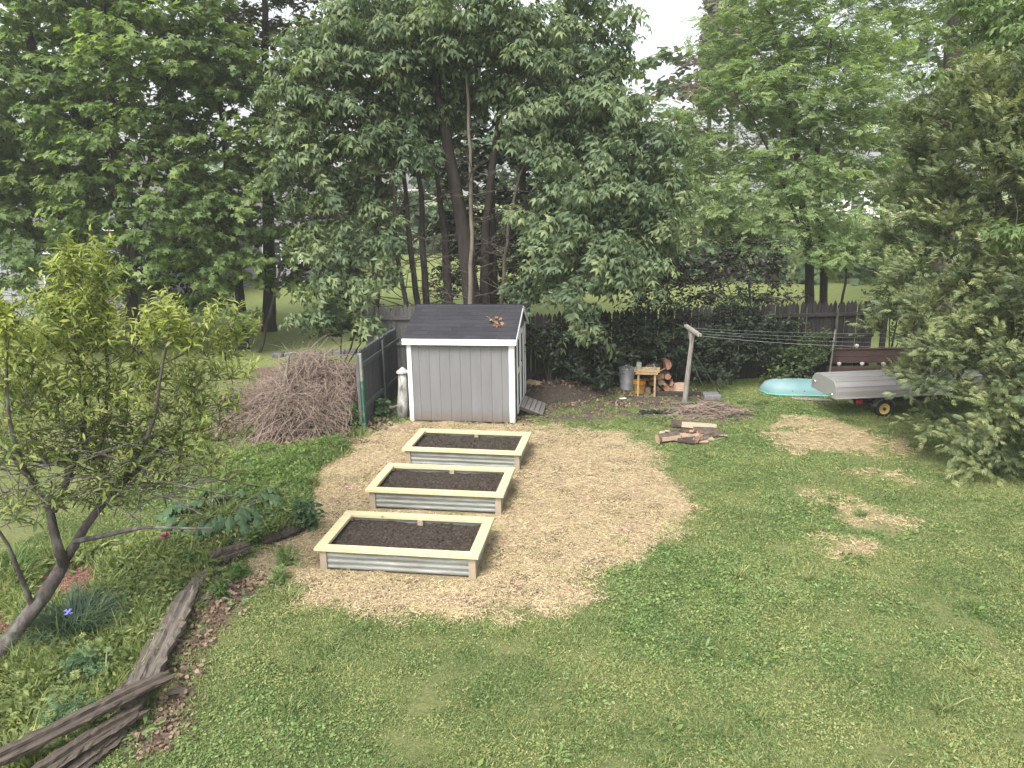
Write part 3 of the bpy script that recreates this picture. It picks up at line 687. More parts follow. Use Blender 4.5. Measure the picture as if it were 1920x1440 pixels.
# leaf litter
def litter_patch(n, rad, size): return leafy_patch(rg, n, rad, .035, size, M['dead'], LEAF_BLOT, .7, False)
x, y = pts_in(9000, -6, 5, 5, 18.2); Zs = zone(x, y); Pl = np.maximum(Zs['litter'], Zs['mud']*.32)
k = (rg.random(len(x)) < Pl*.55) & clear(x, y)
do_scatter('leaf_litter', x[k], y[k], 4, [litter_patch(26, .14, .042) for _ in range(4)], .7, 1.2, 'brown dead leaves lying on the ground')
x, y = pts_in(2500, -7, -3, 6, 9.5); Zs = zone(x, y); k = rg.random(len(x)) < Zs['red']
M['red_chip'] = leaf_mat('red_chip', [(0, (.12, .055, .042)), (.5, (.225, .105, .08)), (1, (.34, .19, .14))], trans=0, rough=.85)
do_scatter('red_mulch', x[k], y[k], 3, [strand_patch(rg, 45, .10, .05, .012, M['red_chip']) for _ in range(3)], .8, 1.2, 'reddish wood chip mulch under the small fruit tree')
# garden ground cover, left of the old rails
x, y = pts_in(8500, -9.5, -2.2, 4.6, 13.4); Zs = zone(x, y); hv = fbm(x*1.1, y*1.1, 61)
pk = np.maximum(Zs['garden']*(1-.97*Zs['red'])*(1-.95*Zs['litter']), 0)*(.35+.9*hv)
IR = G(150, 1185); k = (rg.random(len(x)) < pk) & (x/np.maximum(y, .1) > -.80) & (np.hypot(x-IR[0], y-IR[1]) > .42) & (rail_dist(x, y) > .11)
M['weed2'] = leaf_mat('weed_pale_leaf', [(0, (.10, .145, .048)), (.5, (.20, .25, .088)), (1, (.34, .37, .14))], posnoise=.9)
gt = [leafy_patch(rg, 110, .17, .22, .045, M['weed2']), leafy_patch(rg, 140, .15, .16, .03, M['weed2']), grass_patch(rg, 120, .14, .20, .010, M['weed2'], .5), leafy_patch(rg, 60, .17, .20, .085, M['weed2'], LEAF_LANCE), leafy_patch(rg, 120, .16, .12, .032, M['weed']), leafy_patch(rg, 70, .16, .17, .075, M['weed2'], LEAF_LOCUST)]
do_scatter('ground_cover', x[k], y[k], 6, gt, .6, 1.35, 'dense green weeds covering the garden bed left of the old rails', .12)
# taller weeds along the straw edge
x, y = pts_in(2600, -4.6, -2.3, 9.0, 14.6); sd = sdf_poly(x, y, SHRUBF); k = (rg.random(len(x)) < .8*(1-sstep(-.2, .1, sd+(fbm(x*2, y*2, 71)-.5)*.6))) & (zone(x, y)['litter'] < .5) & (zone(x, y)['straw'] < .45)
do_scatter('edge_weeds', x[k], y[k], 5, [leafy_patch(rg, 90, .15, .22, .05, M['weed']), leafy_patch(rg, 80, .14, .14, .035, M['clover']), grass_patch(rg, 150, .15, .15, .009, M['grass'], .5)], .6, 1.3, 'green weeds along the left edge of the straw')
# ------------------------------------------------------------------ raised beds
def corrugated(L, H, n=3.5, amp=.0045, seg=28):
    """sheet along x, ridges lengthwise, profile bulging to -y"""
    vs = []; fs = []
    for i in range(seg+1):
        t = i/seg; yy = -amp*(1+math.sin(2*math.pi*n*t)); vs += [(0, yy, H*t), (L, yy, H*t)]
    for i in range(seg): fs.append((2*i, 2*i+1, 2*i+3, 2*i+2))
    return vs, fs
def panel(mb, a, b, z0, H):
    a = Vector((*a, 0)); b = Vector((*b, 0)); d = b-a; L = d.length; ang = math.atan2(d.y, d.x); R = Matrix.Rotation(ang, 3, 'Z')
    vs, fs = corrugated(L, H); mb.add([R @ Vector(v)+a+Vector((0, 0, z0)) for v in vs], fs)
    mb.prism([a+R @ Vector((0, .004, z0)), a+R @ Vector((L, .004, z0)), a+R @ Vector((L, .004, z0+H)), a+R @ Vector((0, .004, z0+H))], R @ Vector((0, .006, 0)))
bed_labels = ['galvanised raised garden bed nearest the camera, pale wooden rim, filled with dark soil', 'middle of the three galvanised raised garden beds with pale wooden rim', 'galvanised raised garden bed farthest back, just in front of the grey shed']
def raised_bed(i, x, y, a):
    t = thing('raised_bed', (x, y, 0), bed_labels[i], 'raised bed', a, 'raised garden beds on the straw')
    L, W, H = BEDL, BEDW, BEDH; th = .036; cw = .125; z = H
    ov = [(0, 0), (L, 0), (L, W), (0, W)]; iv = [(cw, cw), (L-cw, cw), (L-cw, W-cw), (cw, W-cw)]
    for k in range(4):
        p, q_, r, s_ = ov[k], ov[(k+1) % 4], iv[(k+1) % 4], iv[k]
        g = .0012; c = Vector(((p[0]+q_[0]+r[0]+s_[0])/4, (p[1]+q_[1]+r[1]+s_[1])/4, 0))
        dx = Vector((q_[0]-p[0], q_[1]-p[1], 0)).normalized()*g
        dz = random.uniform(-.002, .002)
        poly = [Vector((*p, z-th+dz))+dx, Vector((*q_, z-th+dz))-dx, Vector((*r, z-th+dz))-dx, Vector((*s_, z-th+dz))+dx]
        mb = MB().prism(poly, (0, 0, th)); o = obj('rim_board', mb, M['pine_new'], t)
    e = .045; pw = .085
    for (cx, cy) in [(e+pw/2, e+pw/2), (L-e-pw/2, e+pw/2), (L-e-pw/2, W-e-pw/2), (e+pw/2, W-e-pw/2)]:
        obj('corner_post', MB().box((cx, cy, (z-th)/2-.02), (pw, pw, z-th+.035), bev=.004), M['pine_post'], t)
    ph = z-th-.012
    for (p, q_) in [((e+pw, e+.03), (L-e-pw, e+.03)), ((L-e-.03, e+pw), (L-e-.03, W-e-pw)), ((L-e-pw, W-e-.03), (e+pw, W-e-.03)), ((e+.03, W-e-pw), (e+.03, e+pw))]:
        mb = MB(); panel(mb, p, q_, .008, ph-.002); obj('corrugated_panel', mb, M['galv'], t)
    # inner timber and stake
    obj('inner_stake', MB().box((L*.5+.05, W-cw-.012, z-.08), (.07, .04, .11), bev=.003), M['pine_post'], t)
    # soil with clods
    rr = np.random.default_rng(90+i); n, m_ = 90, 46
    sx = np.linspace(.09, L-.09, n); sy = np.linspace(.09, W-.09, m_); SX, SY = np.meshgrid(sx, sy)
    SZ = z-.085+(fbm(SX*3+i*9, SY*3, 5)-.5)*.04+(fbm(SX*18+i*9, SY*18, 6)-.5)*.035
    vs = np.stack([SX, SY, SZ], -1).reshape(-1, 3); fs = [(r*n+c, r*n+c+1, (r+1)*n+c+1, (r+1)*n+c) for r in range(m_-1) for c in range(n-1)]
    mb = MB().add(vs, fs)
    for _ in range(420):
        px, py = rr.uniform(.12, L-.12), rr.uniform(.12, W-.12); s_ = rr.uniform(.006, .018)*(1 if rr.random() < .93 else 1.5)
        zz_ = z-.085+(fbm(np.array([px*3+i*9]), np.array([py*3]), 5)[0]-.5)*.04+.006
        P = [Vector((px, py, zz_))+Vector(d)*s_*rr.uniform(.7, 1.2) for d in [(1, 0, 0), (-1, .2, 0), (0, 1, .1), (.1, -1, 0), (0, 0, .9), (0, 0, -.8)]]
        mb.add(P, [(0, 2, 4), (2, 1, 4), (1, 3, 4), (3, 0, 4), (2, 0, 5), (1, 2, 5), (3, 1, 5), (0, 3, 5)])
    so_ = obj('soil', mb, M['soil'], t); so_['kind'] = 'stuff'
for i, b in enumerate(BEDS): raised_bed(i, *b)

# ------------------------------------------------------------------ shed
sh = thing('shed', (SHX, SHY, 0), 'small grey wooden shed with white trim and a dark shingled roof', 'shed', SHA)
W_, D_, H0 = SHW, SHD, SHH
RY, RZ, BZ, FZ = 1.14, 2.13, 1.72, 1.70           # ridge position and height, rear and front eave of the roof plane at the walls
def roof_z(yy): return FZ+(RZ-FZ)*yy/RY if yy <= RY else RZ+(BZ-RZ)*(yy-RY)/(D_-RY)

front = obj('front_wall', MB().box((W_/2, .03, H0/2), (W_-.03, .03, H0-.02)), M['shed_back'], sh)
nb = 10; bw = (W_-.02)/nb
for k in range(nb):
    obj('siding_board', MB().box((.01+bw*(k+.5), .006, .02+(H0-.03)/2), (bw-.003, .022, H0-.03), bev=.002), M['shed_grey'], front)
side = obj('side_wall', MB().prism([(W_-.03, .03, .02), (W_-.03, D_-.03, .02), (W_-.03, D_-.03, BZ-.04), (W_-.03, RY, RZ-.04), (W_-.03, .03, FZ-.04)], (.02, 0, 0)), M['shed_dark'], sh)
ns = 9; bs = (D_-.02)/ns
for k in range(ns):
    y0, y1 = .01+bs*k+.003, .01+bs*(k+1)-.003
    top = [(W_-.005, y1, roof_z(y1)-.03)]
    if y0 < RY < y1: top.append((W_-.005, RY, RZ-.03))
    top.append((W_-.005, y0, roof_z(y0)-.03))
    obj('siding_board', MB().prism([(W_-.005, y0, .02), (W_-.005, y1, .02)]+top, (.018, 0, 0)), M['shed_grey'], side)
obj('rear_wall', MB().box((W_/2, D_-.02, BZ/2), (W_-.03, .03, BZ-.06)), M['shed_grey'], sh)
obj('left_wall', MB().prism([(.0, .02, .02), (.0, D_-.04, .02), (.0, D_-.04, BZ-.04), (.0, RY, RZ-.04), (.0, .02, FZ-.04)], (.02, 0, 0)), M['shed_grey'], sh)
tr = M['white_trim']; tw = .085
obj('corner_trim', MB().box((.025, -.017, H0/2+.005), (tw, .022, H0-.01), bev=.003), tr, sh)
obj('corner_trim', MB().box((W_-.030, -.017, H0/2+.005), (tw, .022, H0-.01), bev=.003), tr, sh)
obj('corner_trim', MB().box((W_+.0235, .028, H0/2+.03), (.019, .11, H0+.04), bev=.003), tr, sh)
obj('corner_trim', MB().box((W_+.0235, D_-.05, BZ/2-.01), (.019, .09, BZ-.06), bev=.003), tr, sh)
obj('frieze_board', MB().box((W_/2, -.019, H0-.028), (W_-2*tw+.02, .02, .045), bev=.002), tr, sh)
# roof
ovx, ovf, ovb = .07, .10, .07
def rp(x, yy, dz=0): return Vector((x, yy, roof_z(max(min(yy, D_), 0))+(yy*(RZ-FZ)/RY if yy < 0 else 0)+((yy-D_)*(BZ-RZ)/(D_-RY) if yy > D_ else 0)+dz))
roof = obj('roof', MB().prism([rp(-ovx, -ovf), rp(-ovx, RY), rp(-ovx, D_+ovb), rp(-ovx, D_+ovb, -.03), rp(-ovx, RY, -.03), rp(-ovx, -ovf, -.03)], (W_+2*ovx, 0, 0)), M['shed_dark'], sh)
sl_front = (rp(0, RY)-rp(0, -ovf)); Lf = sl_front.length; uf = sl_front.normalized(); nf = Vector((1, 0, 0)).cross(uf).normalized()
rows = 9; ex = Lf/rows; RW = W_+2*ovx+.02
shm = {}
def shingle(w_, l_):
    key = (round(w_, 3), round(l_, 3))
    if key not in shm:
        shm[key] = mesh_of('shingle', MB().box((0, 0, 0), (w_-.004, l_, .006)), M['shingle'])
    return shm[key]
def lay(origin, u, nrm, rows, ex):
    for r in range(rows):
        off = (.5 if r % 2 else 0)*.30; x0 = -ovx-.01; xs = [x0]
        xx = x0+.30-off if off else x0+.30
        while xx < x0+RW-.02: xs.append(xx); xx += .30
        xs.append(x0+RW)
        for a, b in zip(xs[:-1], xs[1:]):
            o = link('shingle', shingle(b-a, ex*1.25), roof)
            c = origin+u*(ex*(r+.5+.1)+random.uniform(-.004, .004))+Vector(((a+b)/2, 0, 0))+nrm*(.008+random.uniform(0, .0025))
            x_ = Vector((1, 0, 0)); tilt = -.028
            R = Matrix((x_, u, nrm)).transposed() @ Matrix.Rotation(tilt, 3, 'X')
            o.matrix_local = Matrix.Translation(c) @ R.to_4x4()
lay(rp(0, -ovf), uf, nf, rows, ex)
sb = rp(0, RY)-rp(0, D_+ovb); ub = sb.normalized(); nbk = (-Vector((1, 0, 0))).cross(ub).normalized(); lay(rp(0, D_+ovb), ub, nbk, 6, sb.length/6)
obj('ridge_cap', MB().prism([(-ovx-.012, RY-.10, RZ-.032+.014), (-ovx-.012, RY, RZ+.022), (-ovx-.012, RY+.09, RZ-.04+.014), (-ovx-.012, RY+.09, RZ-.05), (-ovx-.012, RY, RZ+.008), (-ovx-.012, RY-.10, RZ-.042)], (RW+.004, 0, 0)), M['shingle'], roof)
obj('fascia', MB().box((W_/2, -ovf-.012, rp(0, -ovf).z-.05), (W_+2*ovx+.02, .022, .115), bev=.003), tr, sh)
for xx in (W_+ovx+.012,):
    a, b, c = rp(xx, -ovf-.02, -.045), rp(xx, RY, -.045), rp(xx, D_+ovb, -.045)
    obj('rake_trim', MB().beam(a, b, .018, .075), tr, sh); obj('rake_trim', MB().beam(b, c, .018, .075), tr, sh)
obj('rear_fascia', MB().box((W_/2, D_+ovb+.012, rp(0, D_+ovb).z-.03), (W_+2*ovx, .02, .08)), tr, sh)
# double door on the right side
dx = W_+.016; d0, d1, dz0, dz1 = .32, 1.42, .10, 1.70
def leafdoor(y0, y1, ztl, ztr):
    dr = obj('door', MB().prism([(dx, y0, dz0), (dx, y1, dz0), (dx, y1, ztr), (dx, y0, ztl)], (.018, 0, 0)), M['shed_dark'], sh)
    s_ = .085
    for a, b in (((y0, y0+s_)), ((y1-s_, y1))):
        za = ztl+(ztr-ztl)*(a-y0)/(y1-y0); zb = ztl+(ztr-ztl)*(b-y0)/(y1-y0)
        obj('stile', MB().prism([(dx+.018, a, dz0), (dx+.018, b, dz0), (dx+.018, b, zb), (dx+.018, a, za)], (.016, 0, 0)), tr, dr)
    for zc in (dz0+.05, .93, min(ztl, ztr)-.05):
        obj('rail', MB().box((dx+.027, (y0+y1)/2, zc), (.014, y1-y0-2*s_-.002, .09)), tr, dr)
    return dr
dA = leafdoor(d0, (d0+d1)/2-.006, dz1-.05, dz1+.03); dB = leafdoor((d0+d1)/2+.006, d1, dz1+.03, dz1-.03)
obj('handle', MB().tube([(dx+.034, .83, .95), (dx+.07, .83, .95), (dx+.07, .83, 1.07), (dx+.034, .83, 1.07)], .008, 6), M['black_metal'], dA)
# ramp
def shp(x, y, z=0): return Vector((SHX+x*math.cos(SHA)-y*math.sin(SHA), SHY+x*math.sin(SHA)+y*math.cos(SHA), z))
rm = thing('ramp', shp(W_+.05, .85), 'weathered grey plank ramp sloping down from the shed door', 'ramp', SHA)
for k in range(5):
    x0 = .02+k*.092; z0 = .20-k*.034
    obj('plank', MB().box((x0+.045, random.uniform(-.01, .01), z0), (.086, .80, .022), Matrix.Rotation(.36, 3, 'Y'), bev=.003), M['ramp_wood'], rm)
for s_ in (-.32, .32): obj('runner', MB().beam((.0, s_, .165), (.47, s_, .012), .035, .06), M['ramp_wood'], rm)
# dead twig with rusty leaves on the roof
tp = sh.matrix_basis @ rp(1.62, .45, .02)
tw_ = thing('fallen_twig', tp, 'dead twig with rusty brown leaves lying on the shed roof', 'twig')
rr = np.random.default_rng(5); mb = MB()
sy_ = (RZ-FZ)/RY
def onroof(u, v): return Vector((u, v, v*sy_+.02))
mb.tube([onroof(-.16, .22), onroof(-.06, .12), onroof(.03, .0), onroof(.10, -.16)], [.008, .007, .006, .004], 5)
for a, b in [((-.06, .12), (-.16, .10)), ((.0, .04), (.1, .06)), ((-.1, .16), (-.05, .26)), ((.05, -.05), (-.03, -.12))]: mb.tube([onroof(*a), onroof(*b)], [.005, .003], 4)
obj('stem', mb, M['bark_pale'], tw_)
for k in range(22):
    a = rr.random(); u, v = (.02+.1*rr.normal()*.5, .03+.1*rr.normal()*.5) if k % 2 else (.09+.04*rr.normal(), -.12+.05*rr.normal())
    V = orient(np.array([list(onroof(u, v))])+[[0, 0, .012]], rr.normal(size=(1, 3)), np.array([[0, -.3, 1]])+rr.normal(size=(1, 3))*.6, np.array([.08+.03*rr.random()]), LEAF_BLOT[0])
    link('leaf', array_mesh('leaf', V, LEAF_BLOT[1], rr.random(1), M['rust_leaf'] if k % 3 else M['dead']), tw_)

# ------------------------------------------------------------------ side fence (left of the shed)
FA = np.array([-2.83, 13.95]); FB = np.array([-2.47, 16.55])
fd = FB-FA; FL = np.linalg.norm(fd); fang = math.atan2(fd[1], fd[0])
sf = thing('picket_fence', (FA[0], FA[1], 0), 'dark grey picket fence panel with a green end post beside the shed', 'fence', fang)
pm = [mesh_of('picket', MB().prism([(0, 0, 0), (.066, 0, 0), (.066, 0, 1.46), (.033, 0, 1.50), (0, 0, 1.46)], (0, .018, 0)), M['fence_mid']) for _ in range(1)]
npk = int((FL-.1)/.075)
for k in range(npk):
    o = link('picket', pm[0], sf); o.location = (.09+k*.075, .03, .03+random.uniform(-.015, .02)); o.rotation_euler = (0, random.uniform(-.008, .008), 0)
for z in (.45, 1.25): obj('rail', MB().box((FL/2, -.006, z), (FL-.06, .04, .085), bev=.004), M['fence_mid'], sf)
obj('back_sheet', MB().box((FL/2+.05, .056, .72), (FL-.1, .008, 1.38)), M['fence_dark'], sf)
pp = obj('post', MB().box((.04, .01, .48), (.075, .075, .96), bev=.005), M['green_paint'], sf)
obj('post', MB().box((.04, .01, 1.21), (.075, .075, .54), bev=.005), M['pale_paint'], sf)['label'] = 'pale peeling upper part of the end post'
obj('post', MB().box((1.32, -.045, .74), (.08, .035, 1.48), bev=.004), M['fence_mid'], sf)
obj('edge_board', MB().box((-.012, .05, .74), (.02, .055, 1.46)), M['fence_pale'], sf)
# column, scraps and stick in the gap by the shed
cp = G(757, 782)
cl_ = thing('stone_column', cp, 'mottled whitish tapered column with a small pointed cap leaning by the shed corner', 'garden column')
mb = MB(); segs = []
obj('shaft', MB().tube([(0, 0, -.02), (.008, 0, .3), (.018, 0, .62), (.026, 0, .92)], [.125, .112, .10, .085], 14, prof=[[1+.07*math.sin(k*1.7+i*2)+.04*random.uniform(-1, 1) for k in range(14)] for i in range(4)]), M['lichen_white'], cl_, True)
obj('cap', MB().lathe([(.13, 0), (.125, .025), (.03, .10), (.01, .115)], 14, (.026, 0, .918)), M['lichen_white'], cl_)
sp = G(742, 772); sc_ = thing('bark_scrap', sp, 'heap of pale curled scraps on the ground beside the whitish column', 'scraps')
rr = random.Random(4)
for k in range(9):
    a = rr.uniform(0, 6.28); p = Vector((rr.uniform(-.16, .14), rr.uniform(-.12, .12), .02+.015*k)); d = Vector((math.cos(a), math.sin(a), rr.uniform(-.1, .3)))*rr.uniform(.1, .2)
    obj('scrap', MB().beam(p-d/2, p+d/2, rr.uniform(.03, .06), .012), M['lichen_white'] if k % 3 else M['bark'], sc_)
tag(obj('stick', MB().tube([G(688, 800, .03), G(694, 785, .06), G(703, 772, .10)], [.016, .014, .011], 6), M['lichen_white']), 'bleached white stick lying beside the green fence post', 'stick')
# ------------------------------------------------------------------ back stockade fence
def stockade(name, A, B, h, mt, label, lean=.0):
    A = np.array(A); B = np.array(B); d = B-A; L = np.linalg.norm(d); a = math.atan2(d[1], d[0])
    t = thing(name, (A[0], A[1], 0), label, 'fence', a)
    pm = mesh_of('picket', MB().prism([(0, 0, 0), (.088, 0, 0), (.088, 0, h-.09), (.044, 0, h), (0, 0, h-.09)], (0, .02, 0)), mt)
    n = int(L/.097)
    for k in range(n):
        o = link('picket', pm, t); o.location = (k*.097, random.uniform(-.004, .004), random.uniform(-.03, .03)); o.rotation_euler = (random.uniform(-.01, .01)+lean, random.uniform(-.012, .012), 0)
    for z in (.35, h*.55, h-.3): obj('rail', MB().box((L/2, -.03, z), (L, .05, .08), bev=.004), mt, t)
    k = 0.0
    while k <= L: obj('post', MB().box((k, .075, h/2-.02), (.09, .09, h-.05), bev=.006), mt, t); k += 2.3
    return t
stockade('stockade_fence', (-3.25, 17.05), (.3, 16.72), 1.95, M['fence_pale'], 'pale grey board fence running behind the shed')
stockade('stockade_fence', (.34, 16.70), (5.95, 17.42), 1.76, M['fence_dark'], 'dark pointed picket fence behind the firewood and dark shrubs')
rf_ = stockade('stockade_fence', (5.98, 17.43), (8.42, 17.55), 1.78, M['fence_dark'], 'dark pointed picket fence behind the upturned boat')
obj('pale_strip', MB().box((1.55, -.045, .98), (.028, .02, 1.3)), M['fence_pale'], rf_)
obj('pale_strip', MB().box((.82, -.045, 1.2), (.022, .02, .9)), M['fence_pale'], rf_)
tag(obj('gate_post', MB().box((*Gz(1646, 17.9)[:2], .82), (.11, .11, 1.64), bev=.01), M['fence_dark']), 'dark post standing alone past the end of the picket fence', 'post')
# ------------------------------------------------------------------ galvanised bin, work table, bucket
def V3(p): return Vector([float(q) for q in p])
cp = G(1175, 729)
t = thing('dustbin', cp, 'ribbed galvanised metal dustbin with its lid on, left of the small table', 'dustbin')
pr = [(.148, 0), (.15, .015)]
for i in range(1, 26):
    z = .015+.44*i/26; pr.append((.15+.028*i/26+(.004 if 5 < i < 22 and i % 4 == 0 else 0), z))
pr += [(.182, .462), (.182, .475), (.17, .475)]
obj('body', MB().lathe(pr, 28), M['galv_bin'], t, True)
lid = obj('lid', MB().lathe([(.188, .468), (.192, .49), (.18, .497), (.15, .503), (.10, .520), (.03, .528)], 28), M['galv_bin'], t, True)
obj('handle', MB().tube([(-.05, 0, .522), (-.04, 0, .55), (.04, 0, .55), (.05, 0, .522)], .007, 6), M['galv_bin'], lid)
for s_ in (-1, 1): obj('side_handle', MB().tube([(s_*.172, -.05, .36), (s_*.2, -.04, .33), (s_*.2, .04, .33), (s_*.172, .05, .36)], .006, 6), M['galv_bin'], t)
tl = G(1196, 744); trr = G(1227, 745)
ta = math.atan2(trr[1]-tl[1], trr[0]-tl[0])
t = thing('work_table', (tl[0], tl[1], 0), 'small square wooden table standing beside the dustbin', 'table', ta)
TW = float(np.linalg.norm((trr-tl)[:2]))
for k in range(4): obj('table_board', MB().box((TW/2, .03+k*.102, .565), (TW+.20, .098, .026), bev=.003), M['table_wood'], t)
obj('apron', MB().box((TW/2, -.004, .525), (TW+.12, .02, .05)), M['table_wood'], t)
obj('apron', MB().box((TW/2, .345, .525), (TW+.12, .02, .05)), M['table_wood'], t)
for x_ in (0, TW):
    for y_ in (.03, .31): obj('leg', MB().box((x_, y_, .276), (.042, .042, .548), bev=.004), M['table_wood'], t)
tm = Matrix.Translation((tl[0], tl[1], 0)) @ Matrix.Rotation(ta, 4, 'Z')
q = tm @ Vector((.0, .16, .579)); k = thing('metal_can', q, 'dented square metal can with a spout standing on the table', 'can', ta+.3)
obj('body', MB().box((0, 0, .075), (.105, .07, .15), bev=.008), M['galv'], k); obj('spout', MB().lathe([(.016, .15), (.016, .168), (.012, .172)], 10, (.03, 0, 0)), M['black_metal'], k); obj('handle', MB().tube([(-.04, 0, .15), (-.03, 0, .175), (.0, 0, .175), (.01, 0, .15)], .005, 5), M['galv'], k)
q = tm @ Vector((.34, .12, .579)); k = thing('tin_cup', q, 'small tin cup with a brush standing in it on the table', 'cup')
obj('cup', MB().lathe([(.028, 0), (.032, .07), (.029, .07), (.026, .01)], 14), M['galv'], k); obj('brush', MB().tube([(0, 0, .01), (-.02, 0, .13)], .006, 5), M['white_stone'], k)
q = tm @ Vector((.22, .2, .579)); k = thing('wood_block', q, 'flat offcut of wood lying on the table', 'wood offcut', .5)
obj('block', MB().box((0, 0, .015), (.16, .07, .03), bev=.003), M['split_cream'], k)
bq = G(1199, 737)
t = thing('bucket', (bq[0], bq[1]+.02, 0), 'yellow plastic bucket standing under the small table', 'bucket')
obj('body', MB().lathe([(.105, 0), (.108, .01), (.132, .26), (.142, .262), (.142, .285), (.134, .285), (.126, .262), (.1, .02)], 24), M['yellow_plastic'], t, True)
obj('rim', MB().lathe([(.137, .225), (.146, .227), (.146, .24), (.137, .242)], 24), M['yellow_plastic'], t)
obj('handle', MB().tube([(.145*math.cos(a), -.02-.10*math.sin(a), .235-.13*math.sin(a)) for a in np.linspace(0, math.pi, 9)], .004, 5), M['wire'], t)
tag(obj('paper_scrap', MB().box(G(1168, 747, .015), (.15, .07, .02), Matrix.Rotation(.4, 3, 'Z'), bev=.006), M['paper']), 'scrap of white paper on the bare earth in front of the dustbin', 'litter')
# ------------------------------------------------------------------ firewood
def split_log(L, r, kind, seed):
    """one split log along x with bark on the round side; kind: 'half','quarter','round','slab'"""
    rr = random.Random(seed); mb = MB(); n = 5
    if kind == 'round': ang = [(-math.pi+2*math.pi*k/11) for k in range(11)]; pl = [(math.cos(a), math.sin(a)) for a in ang]; bark = [True]*11
    elif kind == 'half': ang = [math.pi*k/6 for k in range(7)]; pl = [(math.cos(a), math.sin(a)) for a in ang]; bark = [True]*6+[False]
    elif kind == 'quarter': ang = [math.pi*.62*k/4 for k in range(5)]; pl = [(math.cos(a), math.sin(a)) for a in ang]+[(0, 0)]; bark = [True]*4+[False]*2
    else: pl = [(-1, -.28), (1, -.35), (.9, .3), (-.85, .35)]; bark = [False, False, False, True]
    m = len(pl); vs = []
    for i in range(n):
        x = -L/2+L*i/(n-1)
        for (a, b) in pl: vs.append((x+rr.uniform(-.01, .01)*(i in (0, n-1)), r*a*(1+rr.uniform(-.1, .1)), r*b*(1+rr.uniform(-.1, .1))))
    mb.v += vs
    for i in range(n-1):
        for k in range(m): mb.f.append((i*m+k, i*m+(k+1) % m, (i+1)*m+(k+1) % m, (i+1)*m+k)); mb.mi.append(0 if bark[k] else 1)
    mb.f.append(tuple(range(m-1, -1, -1))); mb.mi.append(1); mb.f.append(tuple(range((n-1)*m, n*m))); mb.mi.append(1)
    return mb
def place_log(px, py, z, L, r, kind, yaw, roll, wood_m, label, group, seed, pitch=0.0, Y=None):
    p = G(px, py, z) if Y is None else at(px, py, Y)
    if Y is not None: p[2] = z
    o = obj('split_log', split_log(L, r, kind, seed), [M['log_bark'], wood_m], None)
    o.location = [float(q) for q in p]; o.rotation_euler = (roll, pitch, yaw)
    return tag(o, label, 'log', group)
gp = 'split logs in the loose heap on the grass'; same = 'split log among others in the loose heap lying on the grass'
so_, sor, scr = M['split_wood'], M['split_orange'], M['split_cream']
rr_ = random.Random(31)
heap = [(1252, 821, .09, .42, .095, 'round', .35, 0, so_, 'thick dark barked log at the left end of the heap on the grass'),
 (1262, 810, .07, .5, .07, 'quarter', -.25, 3.6, scr, same), (1283, 812, .16, .52, .06, 'quarter', -.35, 3.9, so_, same),
 (1279, 797, .08, .40, .09, 'half', -.3, .2, M['old_wood_grey'], 'grey flat faced log at the back of the heap on the grass'),
 (1310, 800, .16, .62, .085, 'slab', -.32, .5, scr, 'cream coloured split plank lying on top at the back of the heap'),
 (1306, 818, .14, .36, .085, 'quarter', 1.1, 3.3, sor, 'reddish split log in the front middle of the heap on the grass'),
 (1296, 824, .06, .40, .08, 'half', .5, 3.0, so_, same), (1318, 822, .07, .42, .075, 'quarter', .35, 3.7, so_, same),
 (1330, 815, .07, .44, .08, 'half', -.1, .3, so_, same), (1340, 812, .11, .46, .055, 'quarter', -.45, 3.4, scr, 'pale thin split log at the right end of the heap on the grass'),
 (1322, 808, .12, .42, .07, 'half', -.2, .6, so_, same), (1300, 806, .14, .5, .05, 'quarter', -.2, 3.9, sor, same),
 (1336, 822, .04, .34, .05, 'quarter', .2, 3.5, scr, same), (1268, 822, .06, .32, .06, 'quarter', .2, 3.4, so_, same), (1286, 826, .045, .30, .05, 'slab', .15, .1, scr, same), (1312, 828, .05, .3, .06, 'half', .1, 3.1, so_, same),
 (1348, 818, .045, .36, .045, 'quarter', .5, .4, M['old_wood_grey'], same), (1294, 814, .17, .36, .05, 'quarter', .4, 3.8, so_, same)]
for k in range(12):
    heap.append((rr_.uniform(1256, 1338), rr_.uniform(806, 828), rr_.uniform(.03, .12), rr_.uniform(.24, .44), rr_.uniform(.035, .06), rr_.choice(['quarter', 'half', 'quarter', 'slab']), rr_.uniform(-.6, .7), rr_.uniform(0, 6.2), rr_.choice([so_, so_, sor, M['old_wood_grey'], scr]), same))
ORD = ['leftmost', 'second', 'third', 'fourth', 'fifth', 'sixth', 'seventh', 'eighth', 'ninth', 'tenth', 'eleventh', 'twelfth', 'thirteenth', 'fourteenth', 'fifteenth', 'sixteenth', 'seventeenth', 'eighteenth', 'nineteenth', 'twentieth', 'twenty first', 'twenty second', 'twenty third', 'twenty fourth', 'twenty fifth', 'twenty sixth', 'twenty seventh', 'twenty eighth', 'twenty ninth', 'thirtieth', 'thirty first', 'thirty second']
heap = [(a_, b_, c_*.8, *r_) for a_, b_, c_, *r_ in heap]
allh = sorted(heap, key=lambda h: h[0])
shade = {id(so_): 'tan', id(sor): 'reddish', id(scr): 'pale', id(M['old_wood_grey']): 'grey'}; form = {'quarter': 'wedge shaped split log', 'half': 'half round log', 'slab': 'flat split slab', 'round': 'round log'}
def heap_label(h):
    if h[-1] != same: return h[-1]
    k = allh.index(h); return f"{shade[id(h[8])]} {form[h[5]]} in the heap on grass, " + ('at the left end' if k == 0 else f"{ORD[k]} from the left")
for i, h in enumerate(heap): place_log(*h[:-1], heap_label(h), gp, 100+i)
gp2 = 'stacked firewood behind the table'; same2 = 'firewood log in the dark stack right of the table'
rr = random.Random(12)
